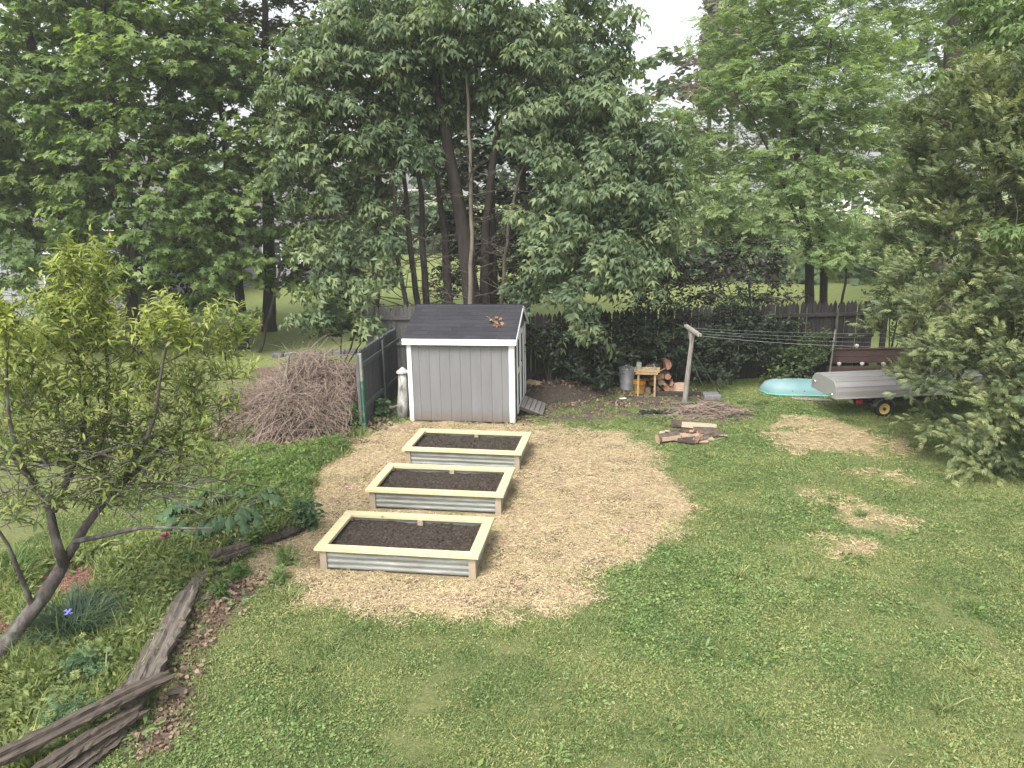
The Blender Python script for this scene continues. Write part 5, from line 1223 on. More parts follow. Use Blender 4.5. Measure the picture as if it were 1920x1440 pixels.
tree('young_tree', 'thin leaning young tree with a bare lower stem beside the brush heap', 'tree',
     [(TP([(486, 660), (503, 600), (520, 530), (541, 450), (555, 380)], 21.4), .05, .015)],
     [lobe(545, 450, 21.3, 45, 45), lobe(575, 400, 21.3, 40, 45)], leaf=LEAF_SIMPLE, m=M['shrub'], bark=M['bark'], seed=14, spacing=.8, K=5, Ln=9, tl=.4, size=.10)
tree('dark_tree', 'dark bronze leaved tree rising behind the maples', 'tree',
     [(TP([(508, 640), (505, 500), (500, 300), (498, 100), (495, -80)], 25), .22, .06)],
     [lobe(510, 120, 25, 75, 130), lobe(480, 10, 25, 110, 80), lobe(530, 310, 25, 60, 90), lobe(440, 90, 25.5, 70, 70), lobe(540, 420, 24.5, 60, 60)],
     leaf=LEAF_MAPLE, m=M['maple_dark'], bark=M['bark_dark'], seed=15, spacing=1.0, K=5, Ln=9, tl=.7, size=.20, flat=.8, droop=.3)
# ------------------------------------------------------------------ big multi-stemmed tree behind the shed
EY = 17.9
def stem(pts, r0, r1, Y=EY): return (TP(pts, Y), r0, r1)
tree('box_elder', 'large many stemmed tree with drooping pale green leaves behind the shed', 'tree',
     [stem([(893, 700), (888, 590), (878, 500), (868, 420), (848, 320), (828, 200), (800, 60)], .24, .05),
      stem([(915, 700), (910, 590), (908, 480), (914, 380), (932, 250), (955, 100)], .14, .05, 18.1),
      stem([(770, 720), (768, 590), (746, 500), (738, 440), (742, 350), (725, 250)], .065, .03, 17.6),
      stem([(786, 720), (786, 580), (770, 480), (764, 400), (758, 330), (742, 200)], .085, .03, 17.8),
      stem([(802, 720), (801, 580), (793, 480), (790, 400), (786, 320), (778, 200)], .10, .035, 18.0),
      stem([(882, 700), (882, 575), (884, 450), (884, 350), (880, 230), (872, 120)], .065, .025, 17.45),
      stem([(934, 700), (938, 590), (946, 500), (955, 420), (972, 330), (1010, 240)], .06, .025, 17.5),
      stem([(846, 710), (842, 590), (838, 500), (832, 420), (815, 300)], .14, .04, 18.4),
      stem([(925, 700), (922, 590), (925, 500), (924, 400), (920, 300)], .15, .05, 18.6),
      stem([(960, 700), (970, 600), (1010, 500), (1070, 420), (1130, 350)], .07, .03, 17.2)],
     [lobe(610, 130, 17.3, 85, 100), lobe(570, 260, 17.3, 45, 60), lobe(720, 90, 17.8, 120, 100), lobe(690, 240, 17.5, 90, 60), lobe(630, 330, 17.4, 60, 45), lobe(860, 50, 17.8, 130, 80), lobe(985, 110, 17.8, 110, 95), lobe(1085, 190, 17.6, 100, 95),
      lobe(1165, 270, 17.4, 95, 85), lobe(1195, 390, 17.2, 85, 80), lobe(1095, 330, 16.8, 95, 65), lobe(1000, 240, 17.2, 75, 55), lobe(1050, 430, 16.6, 85, 60), lobe(1150, 460, 16.5, 95, 50), lobe(1075, 520, 16.3, 75, 36), lobe(1165, 520, 16.4, 55, 24),
      lobe(1105, 580, 16.0, 34, 18), lobe(1098, 622, 15.9, 14, 14), lobe(1000, 530, 16.8, 35, 24), lobe(900, 170, 18.2, 80, 50), lobe(815, 200, 18.2, 60, 40), lobe(640, 450, 17.4, 60, 34), lobe(655, 525, 17.2, 72, 36), lobe(600, 575, 17.0, 55, 24), lobe(690, 585, 17.0, 45, 20),
      lobe(700, 400, 17.5, 45, 35), lobe(790, 290, 17.2, 35, 22), lobe(1000, 370, 17, 30, 25), lobe(1140, 110, 18, 45, 50), lobe(1100, 20, 18.2, 60, 60), lobe(1225, 330, 17.4, 50, 60), lobe(545, 330, 17.6, 40, 40), lobe(722, 455, 17.2, 36, 26), lobe(700, 500, 17.0, 42, 26)],
     leaf=LEAF_ELDER, m=M['elder'], bark=[M['bark_dark'], M['bark_dark'], M['bark'], M['bark_dark'], M['bark_dark'], M['bark_pale'], M['bark'], M['bark_dark'], M['bark_dark'], M['bark_dark']],
     seed=21, multi=True, spacing=.70, K=6, Ln=8, tl=.55, size=.235, flat=.55, droop=.45, leafdroop=.75, tilt=.4, out=.7, cl_var=.5, tipbright=.5, shell=.38)
be = [o for o in COL.objects if o.name == 'box_elder'][0]; rng = np.random.default_rng(212); mb = MB()
for (px_, Yp) in [(742, 17.6), (766, 17.8), (792, 18.0), (838, 18.4), (878, 17.9), (884, 17.5), (912, 18.1), (925, 18.6), (950, 17.5)]:
    for k in range(15):
        py_ = rng.uniform(330, 590); p0 = at(px_+rng.normal()*6, py_, Yp)-np.array(be.location); a = rng.random()*6.283; L = rng.uniform(.5, 1.7)
        d = np.array([math.cos(a), math.sin(a)*.8, rng.uniform(-.1, .75)])*L; m_ = p0+d*.5+np.array([0, 0, -.06*L])+rng.normal(size=3)*.05
        mb.tube([p0, m_, p0+d], [.013, .009, .004], 4, cap=False)
        for j in range(2): e = rng.normal(size=3)*.25; mb.tube([m_, m_+e+d*.2], [.006, .003], 3, cap=False)
o = obj('dead_twigs', mb, M['bark'], be); o['kind'] = 'stuff'
# dense understorey behind it
UK = dict(leaf=LEAF_BLOT, m=M['far_green'], bark=M['bark_dark'], K=6, Ln=10, tl=.85, flat=.6, droop=.3)
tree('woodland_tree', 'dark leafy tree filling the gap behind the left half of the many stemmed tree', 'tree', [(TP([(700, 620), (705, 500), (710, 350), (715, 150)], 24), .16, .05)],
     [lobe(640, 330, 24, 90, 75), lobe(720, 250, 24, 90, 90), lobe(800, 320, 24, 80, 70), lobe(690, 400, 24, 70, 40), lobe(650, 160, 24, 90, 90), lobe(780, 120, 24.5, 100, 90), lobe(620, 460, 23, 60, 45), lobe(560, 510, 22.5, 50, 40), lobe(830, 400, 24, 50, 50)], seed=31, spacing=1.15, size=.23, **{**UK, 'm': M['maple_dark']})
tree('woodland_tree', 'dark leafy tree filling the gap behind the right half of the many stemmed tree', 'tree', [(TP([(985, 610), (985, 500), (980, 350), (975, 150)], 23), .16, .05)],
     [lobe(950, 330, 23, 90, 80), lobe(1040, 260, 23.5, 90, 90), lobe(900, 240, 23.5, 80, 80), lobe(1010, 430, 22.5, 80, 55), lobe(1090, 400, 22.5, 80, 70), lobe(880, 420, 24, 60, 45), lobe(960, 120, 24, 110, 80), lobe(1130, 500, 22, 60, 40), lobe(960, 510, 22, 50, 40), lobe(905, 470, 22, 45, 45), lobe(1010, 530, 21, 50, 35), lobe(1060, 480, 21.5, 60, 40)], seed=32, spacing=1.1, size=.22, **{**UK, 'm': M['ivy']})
# ------------------------------------------------------------------ feathery trees on the right
LK = dict(leaf=LEAF_LOCUST, K=6, Ln=9, tl=.65, flat=.78, droop=.2, leafdroop=.3, tilt=.4, out=.5, cl_var=.35, tipbright=.35)
tree('locust_tree', 'tall feathery pale green tree with slim dark stems beyond the fence on the right', 'tree',
     [(TP([(1520, 610), (1518, 520), (1514, 450), (1500, 350), (1492, 250), (1468, 150), (1448, 30)], 21.6), .145, .03), (TP([(1545, 610), (1546, 520), (1540, 430), (1528, 330), (1542, 200), (1560, 60)], 21.9), .12, .03), (TP([(1515, 470, 21.5), (1490, 400, 21.3), (1450, 300, 21), (1400, 200, 21)], 21, False), .05, .02)],
     [lobe(1440, 70, 22, 100, 80), lobe(1530, 100, 22, 110, 90), lobe(1385, 180, 21.8, 70, 70), lobe(1500, 210, 21.8, 110, 60), lobe(1610, 200, 22, 70, 70), lobe(1345, 300, 21.6, 80, 60), lobe(1425, 300, 21.3, 90, 55), lobe(1570, 310, 21.8, 90, 60), lobe(1650, 320, 21.8, 60, 60), lobe(1345, 410, 20.8, 90, 42), lobe(1480, 400, 20.6, 85, 45), lobe(1590, 430, 20.8, 85, 45), lobe(1430, 440, 20.3, 60, 30), lobe(1540, 480, 20.2, 55, 26), lobe(1480, -40, 22.3, 120, 50), lobe(1370, 70, 22, 60, 70), lobe(1300, 240, 22, 50, 50), lobe(1290, 350, 21.5, 55, 45), lobe(1440, 170, 21.2, 90, 60), lobe(1560, 210, 21.2, 90, 60), lobe(1500, 340, 21, 90, 50), lobe(1620, 90, 22.5, 60, 60), lobe(1680, 250, 22.2, 50, 60), lobe(1400, 380, 20.4, 70, 40), lobe(1650, 480, 20.6, 50, 35)],
     m=M['locust'], bark=M['bark_dark'], seed=41, spacing=.80, size=.24, **LK)
tree('young_tree', 'thin leaning sapling just right of the two feathery tree trunks', 'tree', [(TP([(1566, 610), (1583, 540), (1592, 480)], 21), .05, .02)], [lobe(1595, 480, 21, 40, 30)], leaf=LEAF_LOCUST, m=M['locust'], bark=M['bark_dark'], seed=42, spacing=.8, K=5, Ln=7, tl=.4, size=.2)
tree('tall_tree', 'tall grey trunked tree at the top right behind the cedar', 'tree',
     [(TP([(1775, 560), (1772, 350), (1775, 220), (1785, 120), (1800, -60)], 26), .34, .22)],
     [lobe(1700, 70, 26, 75, 70), lobe(1660, 150, 26, 60, 50), lobe(1850, 40, 26, 80, 60), lobe(1740, -40, 26.5, 150, 60), lobe(1840, 170, 26, 70, 60), lobe(1700, 230, 25.5, 70, 50)],
     leaf=LEAF_LOCUST, m=M['locust'], bark=M['bark'], seed=43, spacing=1.05, K=5, Ln=8, tl=.75, size=.30, flat=.7)
tree('overhanging_tree', 'bright green tree reaching in at the top right corner above the cedar', 'tree',
     [(TP([(2080, 900), (2060, 500), (2010, 250), (1960, 60)], 13.5), .16, .06), (TP([(2050, 450, 13.5), (1960, 350, 12.8), (1890, 290, 12.2)], 13, False), .05, .015), (TP([(2020, 280, 13.5), (1900, 180, 13.5), (1820, 130, 14)], 13, False), .06, .02)],
     [lobe(1900, 110, 13.5, 85, 85), lobe(1850, 200, 13.3, 60, 40), lobe(1900, 290, 12.4, 40, 35), lobe(1960, 200, 13, 70, 110), lobe(1905, 10, 14, 90, 60), lobe(1905, 430, 11.5, 26, 20), lobe(1780, 150, 14, 40, 30)],
     leaf=LEAF_ELDER, m=M['bright'], bark=M['bark'], seed=44, spacing=.62, K=6, Ln=8, tl=.5, size=.20, flat=.6, droop=.3, leafdroop=.5)
# ------------------------------------------------------------------ cedar
CK = dict(leaf=LEAF_SPRAY, m=M['cedar'], K=15, Ln=10, tl=.52, flat=.35, droop=.16, leafdroop=.3, tilt=.7, out=1.25, cl_var=.7, tipbright=.6, up=.12, along=1.3)
tree('cedar_tree', 'big bushy olive green cedar filling the right edge of the yard', 'tree',
     [(TP([(1905, 870), (1895, 700), (1880, 500), (1868, 330)], 12.8), .17, .03), (TP([(1890, 830, 12.6), (1790, 700, 12.4), (1710, 620, 12.3)], 12.5, False), .07, .02), (TP([(1885, 640, 12.6), (1800, 500, 12.9), (1740, 400, 13.2)], 12.5, False), .07, .02)],
     [lobe(1820, 690, 11.9, 95, 85), lobe(1900, 600, 12.0, 150, 160), lobe(1725, 560, 12.4, 70, 70), lobe(1760, 665, 12.3, 50, 55), lobe(1770, 430, 13.0, 95, 85), lobe(1860, 310, 12.5, 110, 90), lobe(1880, 800, 11.2, 100, 62), lobe(1840, 790, 11.5, 70, 40), lobe(1745, 690, 12.5, 34, 48), lobe(1722, 712, 12.7, 22, 34), lobe(1785, 800, 11.9, 45, 32), lobe(1740, 345, 13.8, 60, 60), lobe(1690, 470, 13.4, 40, 55), lobe(1950, 750, 11.6, 150, 130), lobe(1960, 450, 12.5, 120, 140), lobe(1780, 735, 12.0, 40, 28), lobe(1660, 610, 12.8, 26, 30), lobe(1850, 850, 11.0, 60, 22), lobe(1780, 250, 13.0, 80, 60), lobe(1880, 200, 12.8, 90, 70), lobe(1700, 400, 13.8, 50, 50)],
     bark=M['bark'], seed=51, spacing=.56, size=.15, zmin=.12, shell=.33, **CK)
# ------------------------------------------------------------------ shrubs along the fence
SK = dict(bark=M['bark_dark'], K=7, Ln=11, tl=.34, flat=.4, droop=.12, leafdroop=.3, tilt=.6, out=.6, zmin=.06)
def bush(label, base, lobes, m, seed, leaf=LEAF_SIMPLE, size=.085, spacing=.40, name='shrub', **kw):
    k = dict(SK); k.update(kw)
    b = np.array(base, float); top = np.mean([l[0] for l in lobes], axis=0)
    tr = [([b, (b+top)/2+np.array([.05, 0, 0]), top], .03, .01)]+[([b, b*.4+l[0]*.6, l[0]], .02, .008) for l in lobes[:3]]
    return tree(name, label, 'shrub', tr, lobes, leaf, m, seed=seed, spacing=spacing, size=size, **k)
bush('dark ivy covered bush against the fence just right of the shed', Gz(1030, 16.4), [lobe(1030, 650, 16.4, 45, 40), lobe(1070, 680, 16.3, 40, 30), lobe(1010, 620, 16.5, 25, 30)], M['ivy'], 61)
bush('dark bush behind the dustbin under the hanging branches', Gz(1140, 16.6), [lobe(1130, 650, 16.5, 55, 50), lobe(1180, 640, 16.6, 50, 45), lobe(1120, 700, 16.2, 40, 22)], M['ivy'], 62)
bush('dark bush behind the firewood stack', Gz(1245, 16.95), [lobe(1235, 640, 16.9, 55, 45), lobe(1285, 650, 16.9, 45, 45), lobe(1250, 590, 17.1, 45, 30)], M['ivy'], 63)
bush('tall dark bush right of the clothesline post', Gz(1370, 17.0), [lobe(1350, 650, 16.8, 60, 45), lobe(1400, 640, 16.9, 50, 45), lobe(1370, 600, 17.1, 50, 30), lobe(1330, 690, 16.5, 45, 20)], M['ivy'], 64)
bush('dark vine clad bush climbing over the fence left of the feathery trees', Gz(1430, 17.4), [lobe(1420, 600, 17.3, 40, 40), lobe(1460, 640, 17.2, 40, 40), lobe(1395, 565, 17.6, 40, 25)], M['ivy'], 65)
bush('olive green shrub in front of the dark fence above the turquoise hull', Gz(1505, 16.9), [lobe(1505, 665, 16.8, 42, 30), lobe(1535, 650, 17.0, 26, 28), lobe(1470, 690, 16.7, 32, 18)], M['shrub'], 66, spacing=.36)
bush('black purple leaved bush beyond the fence below the feathery tree', Gz(1405, 20.5), [lobe(1405, 490, 20.3, 65, 50), lobe(1360, 520, 20.2, 45, 40), lobe(1440, 540, 20.2, 45, 40)], M['purple'], 67, spacing=.6, tl=.55, size=.12)
bush('dark purplish bush beyond the fence right of the hanging branches', Gz(1255, 19.5), [lobe(1250, 520, 19.3, 60, 50), lobe(1300, 560, 19.2, 40, 30), lobe(1215, 560, 19.3, 40, 28)], M['purple'], 68, spacing=.55, tl=.5, size=.12)
bush('mid green shrub by the gap in the fence near the cedar', Gz(1660, 18.6), [lobe(1670, 560, 18.6, 40, 40), lobe(1700, 610, 18.2, 40, 40)], M['shrub'], 69, spacing=.5, tl=.45, size=.11)
bush('round blue green shrub against the grey house wall on the left', Gz(75, 27), [lobe(78, 560, 27, 34, 50), lobe(95, 510, 27, 24, 40)], M['elder'], 70, spacing=.7, tl=.5, size=.13)
bush('dark low shrub under the low maple boughs', Gz(330, 24), [lobe(350, 575, 24, 55, 30), lobe(300, 560, 24, 45, 35)], M['maple'], 71, spacing=.7, tl=.5, size=.14)
bush('leafy green bush in front of the grey house wall', Gz(205, 25.5), [lobe(200, 505, 25.5, 60, 55), lobe(140, 545, 25.5, 50, 45), lobe(250, 545, 25.2, 45, 40)], M['maple'], 74, leaf=LEAF_BLOT, spacing=.75, tl=.55, size=.15)
bush('tall leafy bush at the right end of the grey house', Gz(345, 25), [lobe(310, 480, 25.2, 60, 60), lobe(375, 520, 25, 50, 55), lobe(390, 450, 25.4, 45, 45)], M['maple_dark'], 75, leaf=LEAF_BLOT, spacing=.75, tl=.6, size=.16)
# low greenery behind the fence corner
bush('drooping bush beyond the left end of the pale fence', Gz(640, 18.6), [lobe(640, 600, 18.4, 55, 35), lobe(700, 610, 18.2, 40, 30)], M['shrub'], 72, spacing=.5, tl=.45, size=.12)
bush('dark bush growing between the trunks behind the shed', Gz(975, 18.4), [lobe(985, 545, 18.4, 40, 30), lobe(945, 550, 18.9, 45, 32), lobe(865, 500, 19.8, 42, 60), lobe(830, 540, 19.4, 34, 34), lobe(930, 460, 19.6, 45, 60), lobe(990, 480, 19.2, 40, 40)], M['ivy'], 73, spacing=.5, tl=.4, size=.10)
# ------------------------------------------------------------------ far trees
FK = dict(leaf=LEAF_BLOT, K=6, Ln=9, tl=1.7, flat=.6, droop=.5, leafdroop=.4, tilt=.5, out=.5, cl_var=.45, zmin=.5)
def far(label, px, Y, lobes, m, seed, size=.42, spacing=2.2, name='woodland_tree', r=.25):
    cx = px; top = np.mean([l[0] for l in lobes], axis=0); b = Gz(px, Y, -.05)
    return tree(name, label, 'tree', [([b, np.array([b[0]*.6+top[0]*.4, Y, top[2]*.5]), top+np.array([0, 0, 1.])], r, .06)], lobes, m=m, bark=M['bark'], seed=seed, spacing=spacing, size=size, group='far trees beyond the neighbouring lawns', **FK)
far('far green tree just right of the many stemmed tree crown', 1245, 38, [lobe(1230, 300, 38, 70, 90), lobe(1260, 400, 38, 70, 70), lobe(1235, 150, 39, 50, 60), lobe(1210, 230, 39, 45, 60), lobe(1270, 480, 37, 60, 40), lobe(1200, 460, 37, 60, 50)], M['far_green'], 81)
far('far bronze tinged tree below the gap of open sky', 1290, 46, [lobe(1280, 170, 46, 40, 60), lobe(1300, 250, 46, 50, 60), lobe(1310, 350, 46, 55, 60)], M['far_bronze'], 82, size=.45)
far('far green tree directly behind the feathery tree', 1440, 44, [lobe(1420, 120, 44, 90, 100), lobe(1500, 60, 44, 90, 90), lobe(1460, 260, 44, 110, 90), lobe(1430, 400, 43, 90, 70), lobe(1520, 400, 43, 90, 70)], M['far_green'], 83)
far('far green tree right of the feathery tree', 1640, 40, [lobe(1640, 110, 40, 70, 80), lobe(1680, 220, 40, 90, 80), lobe(1620, 320, 40, 80, 80), lobe(1700, 380, 39, 90, 80), lobe(1620, 450, 38, 70, 40)], M['far_green'], 84)
far('far green tree behind the top of the cedar', 1820, 38, [lobe(1820, 80, 38, 110, 90), lobe(1880, 200, 38, 110, 100), lobe(1780, 300, 38, 100, 90), lobe(1850, 400, 38, 120, 90)], M['far_green'], 85)
far('far leafy tree glimpsed between the maple trunks', 330, 48, [lobe(300, 400, 48, 110, 60), lobe(400, 330, 48, 110, 70), lobe(420, 430, 47, 90, 50)], M['far_green'], 86)
far('far leafy tree behind the roof of the grey house', 60, 46, [lobe(40, 380, 46, 120, 50), lobe(130, 340, 46, 110, 50), lobe(-20, 330, 46, 90, 50)], M['far_green'], 87)
far('far dark tree left of the many stemmed tree', 590, 44, [lobe(560, 380, 44, 80, 70), lobe(600, 300, 44, 70, 60), lobe(590, 470, 43, 60, 40)], M['maple_dark'], 88)
far('far green tree behind the shed trunks', 830, 58, [lobe(790, 380, 58, 80, 55), lobe(880, 360, 58, 90, 60), lobe(830, 280, 58, 110, 70), lobe(960, 320, 58, 90, 70)], M['far_green'], 89, size=.5, spacing=2.6)
far('far green tree right of the shed trunks', 1080, 52, [lobe(1060, 400, 52, 90, 70), lobe(1140, 320, 52, 90, 80), lobe(1050, 280, 52, 80, 80)], M['far_green'], 90, size=.5, spacing=2.4)
far('far hedge like row of trees beyond the bright lawn, left of the shed trunks', 700, 57, [lobe(640, 432, 57, 60, 34), lobe(740, 436, 57, 70, 32), lobe(840, 430, 57, 70, 38), lobe(700, 390, 58, 90, 40)], M['far_green'], 191, size=.4, spacing=1.7)
far('far leafy row beyond the lawn right of the shed trunks', 1050, 50, [lobe(950, 440, 50, 70, 36), lobe(1060, 445, 50, 80, 36), lobe(1170, 445, 49, 80, 40)], M['far_green'], 192, size=.4, spacing=1.7)
far('far leafy row on the lawn below the feathery tree', 1400, 37, [lobe(1300, 480, 37, 60, 34), lobe(1390, 470, 37, 80, 42), lobe(1500, 480, 36, 80, 36), lobe(1600, 480, 36, 70, 40), lobe(1690, 480, 35, 80, 60)], M['far_green'], 193, size=.34, spacing=1.4)
far('far dark leafy row beside the small pale outbuilding', 480, 50, [lobe(420, 470, 50, 70, 50), lobe(520, 450, 50, 80, 60), lobe(600, 430, 50, 70, 50)], M['maple_dark'], 194, size=.4, spacing=1.7)
# conifer spires against the sky
def spire(label, px, Y, ytop, ybot, wpx, seed):
    rng = np.random.default_rng(seed); b = Gz(px, Y, -.05); zt = at(px, ytop, Y)[2]; zb = max(1.5, at(px, ybot, Y)[2]); w0 = wpx*Y/FPX
    t = thing('spruce', b, label, 'tree', group='spruces against the sky'); mb = MB(); mb.tube([(0, 0, 0), (0, 0, zt*.6), (0, 0, zt-b[2])], [.22, .12, .02], 7)
    cs = []
    for k in range(95):
        f = rng.random()**.8; z = zb+(zt-zb)*f; r_ = w0*(1-f)**.8*(.4+.6*rng.random())+.05; a = rng.random()*6.283
        e = np.array([math.cos(a)*r_, math.sin(a)*r_, z-.15*r_]); mb.tube([(0, 0, z+.1), e], [.03, .012], 3, cap=False)
        for s_ in np.linspace(.25, 1, 4): cs.append(np.array([0, 0, z+.1])*(1-s_)+e*s_)
    obj('trunk', mb, M['bark'], t); cs = np.array(cs)
    crown('crown', foliage(cs, np.stack([cs[:, 0]*0, cs[:, 1]*0, cs[:, 2]], 1), rng, 3, 4, .6, .34, droop=.3, leafdroop=.5), LEAF_SIMPLE, np.zeros(3), M['far_bronze'], t)
spire('slender bare topped spruce in the open patch of sky', 1308, 50, -10, 210, 34, 91)
spire('second slender spruce just right of the first, partly behind leaves', 1345, 52, -20, 200, 34, 92)
# ------------------------------------------------------------------ fruit tree in the left foreground
rng = np.random.default_rng(101)
pb_ = G(-28, 1262)
PT = [([pb_, at(20, 1195, 6.75), at(62, 1140, 6.9), at(105, 1090, 7.05), at(122, 1050, 7.15)], .085, .062),
      ([at(120, 1060, 7.1), at(100, 1000, 7.1), at(98, 950, 7.15), at(70, 900, 7.2), at(20, 850, 7.2), at(-60, 780, 7.3)], .050, .012),
      ([at(122, 1050, 7.15), at(150, 1000, 7.25), at(185, 950, 7.4), at(230, 900, 7.6), at(300, 850, 7.8), at(370, 760, 8.0)], .050, .010),
      ([at(140, 1015, 7.2), at(200, 1005, 7.1), at(262, 985, 7.0), at(320, 992, 6.9), at(400, 990, 6.8)], .030, .008),
      ([at(100, 960, 7.15), at(130, 900, 7.3), at(165, 790, 7.4), at(150, 700, 7.4), at(136, 620, 7.4), at(122, 500, 7.4)], .036, .008),
      ([at(185, 950, 7.4), at(190, 850, 7.7), at(205, 720, 7.8), at(196, 600, 7.8), at(188, 490, 7.8)], .030, .007),
      ([at(230, 900, 7.6), at(290, 800, 7.3), at(300, 700, 7.2), at(320, 610, 7.2)], .026, .007),
      ([at(98, 950, 7.15), at(40, 880, 6.7), at(10, 780, 6.6), at(15, 640, 6.6)], .028, .007),
      ([at(62, 1140, 6.9), at(40, 1085, 6.8), at(20, 1020, 6.7), at(-30, 960, 6.6)], .03, .008)]
LB = [lobe(455, 640, 8.1, 30, 30), lobe(350, 620, 7.7, 60, 40), lobe(440, 700, 8.0, 40, 30), lobe(420, 820, 7.8, 50, 40), lobe(400, 900, 7.5, 60, 25), lobe(130, 640, 7.4, 60, 90), lobe(190, 620, 7.8, 55, 70), lobe(300, 640, 7.4, 75, 45), lobe(400, 690, 7.9, 55, 40), lobe(25, 700, 6.8, 60, 75), lobe(110, 760, 7.2, 110, 60), lobe(260, 740, 7.6, 110, 55), lobe(380, 780, 7.8, 70, 45), lobe(60, 850, 6.9, 90, 50), lobe(200, 850, 7.4, 110, 50), lobe(330, 850, 7.6, 90, 45), lobe(60, 950, 6.8, 80, 30), lobe(240, 930, 7.3, 100, 30), lobe(440, 650, 8.1, 25, 22), lobe(130, 540, 7.4, 24, 50), lobe(188, 520, 7.8, 22, 50), lobe(12, 620, 6.7, 25, 40)]
cen = fill(LB, .27, rng, .55, .7)
chs = grow(PT, cen, rng, tip=.0035, step=.2, wob=.012, upbias=.7)
t = thing('fruit_tree', pb_, 'small leaning fruit tree with bright narrow leaves in the left foreground', 'tree')
obj('trunk', wood(chs, pb_, sides=(10, 8, 5, 4)), M['bark_peach'], t, True)
# leafy shoots: narrow leaves spiralling round upright shoots and arching down
def shoots(cen, rng, per, ln, nleaf, size, upw, bright):
    pos = []; fw_ = []; nr = []; sz = []; ti = []; mb = MB()
    for c in cen:
        for _ in range(per):
            d = rng.normal(size=3)*.7; d[2] = abs(d[2])*.5+upw; d = d/np.linalg.norm(d); L = ln*(.5+.8*rng.random())
            zf = np.clip((c[2]-1.2)/2.0, 0, 1); p1 = c+d*L; mb.tube([c-pb_, p1-pb_], [.004, .002], 3, cap=False)
            nl = int(nleaf*(.6+.6*rng.random())*(.45+.65*zf)); base_t = .25+.38*zf+.18*rng.normal()  # tint rises with height: the lit top of the crown is put into leaf colour
            for k in range(nl):
                f = (k+.5)/nl; a = k*2.4+rng.random(); s_ = np.array([math.cos(a), math.sin(a), 0]); s_ = s_-d*(s_@d); s_ /= np.linalg.norm(s_)+1e-6
                pos.append(c+d*L*f); fw_.append(s_*.9+d*.35+np.array([0, 0, -.25+.5*f])+rng.normal(size=3)*.2); nr.append(np.array([0, 0, 1.])+rng.normal(size=3)*.4); sz.append(size*(.65+.6*rng.random())*(1-.35*f*f)); ti.append(base_t+bright*f+.08*rng.normal())
    return (np.array(pos), np.array(fw_), np.array(nr), np.array(sz), np.array(ti)), mb
arr, mb = shoots(cen, rng, 4, .32, 14, .118, .55, .42)
crown('crown', arr, LEAF_LANCE, pb_, M['peach'], t)
tall = [at(122, 640-k*22, 7.4) for k in range(8)]+[at(190, 620-k*21, 7.8) for k in range(8)]+[at(12, 660-k*20, 6.65) for k in range(4)]+[at(320, 650-k*15, 7.2) for k in range(4)]+[at(412, 660-k*10, 8.0) for k in range(3)]
arr2, mb2 = shoots(np.array(tall), rng, 1, .25, 30, .14, 1.8, .30)
arr2 = arr2[:4]+(arr2[4]+.2,)
crown('crown', arr2, LEAF_LANCE, pb_, M['peach'], t)
obj('twigs', mb, M['bark_peach'], t); obj('twigs', mb2, M['bark_peach'], t)
# fine bare twigs in the lower crown
mb = MB()
low = fill([lobe(90, 880, 7.0, 130, 70), lobe(260, 900, 7.4, 130, 50), lobe(20, 930, 6.7, 80, 40)], .26, rng, .6)
low = np.concatenate([low, fill([lobe(350, 900, 7.4, 90, 40), lobe(180, 820, 7.3, 120, 60)], .3, rng, .6)])
for c in low:
    p = c-pb_; d = rng.normal(size=3); d[2] = abs(d[2])*.3; d = d/np.linalg.norm(d)*rng.uniform(.2, .5)
    mb.tube([p-d, p+rng.normal(size=3)*.03, p+d], [.006, .005, .003], 4, cap=False)
obj('twigs', mb, M['bark_peach'], t)
# ------------------------------------------------------------------ plants in the garden bed
M['rhubarb_stalk'] = mat('rhubarb_stalk', (.10, .11, .05), .6, .2, 9, bump=0)
M['stem_green'] = mat('stem_green', (.06, .11, .035), .6, .2, 9, bump=0)
def strap_clump(name, loc, label, cat, n, ln, wd, m, seed, spread=.12, arch=.8):
    rng = np.random.default_rng(seed); t = thing(name, loc, label, cat); V = []; fs = []
    seg = 5; F = np.array([(2*i, 2*i+1, 2*i+3, 2*i+2) for i in range(seg)])
    for k in range(n):
        a = rng.random()*6.283; b = np.array([math.cos(a), math.sin(a), 0])*spread*math.sqrt(rng.random()); o = a+rng.normal()*.5; dr = np.array([math.cos(o), math.sin(o), 0]); sd = np.array([-dr[1], dr[0], 0])
        L = ln*(.55+.6*rng.random()); th0 = rng.uniform(.1, .55); cur = b.copy(); row = []; th = th0
        for i in range(seg+1):
            w_ = wd*(1-(i/seg)**2*.95); row += [cur-sd*w_/2, cur+sd*w_/2]; cur = cur+(dr*math.sin(th)+np.array([0, 0, math.cos(th)]))*L/seg; th += arch*rng.uniform(.25, .75)
            if cur[2] < .02: cur[2] = .02
        V.append(row)
    link('foliage', array_mesh('foliage', np.array(V), F, rng.random(n)*.8, m), t); return t
ic = G(140, 1192)
t = strap_clump('iris_clump', ic, 'dark blue green grassy iris clump with one blue flower under the fruit tree', 'iris plant', 460, .56, .015, M['iris'], 5, .26, .65)
fp = at(128, 1148, ic[1]-.25)-ic
obj('stem', MB().tube([(fp[0]*.4, fp[1]*.4, .02), (fp[0]*.8, fp[1]*.8, fp[2]*.6), fp], .005, 4), M['stem_green'], t)
for k in range(6):
    a = k*math.pi/3; up_ = .02 if k % 2 else -.012; d = np.array([math.cos(a), math.sin(a), 0]); s_ = np.array([-d[1], d[0], 0]); P = [fp, fp+d*.022+s_*.016+[0, 0, up_], fp+d*.046+[0, 0, up_*.5], fp+d*.022-s_*.016+[0, 0, up_]]
    obj('petal', MB().prism(P, (0, 0, .003)), M['blue_petal'], t)
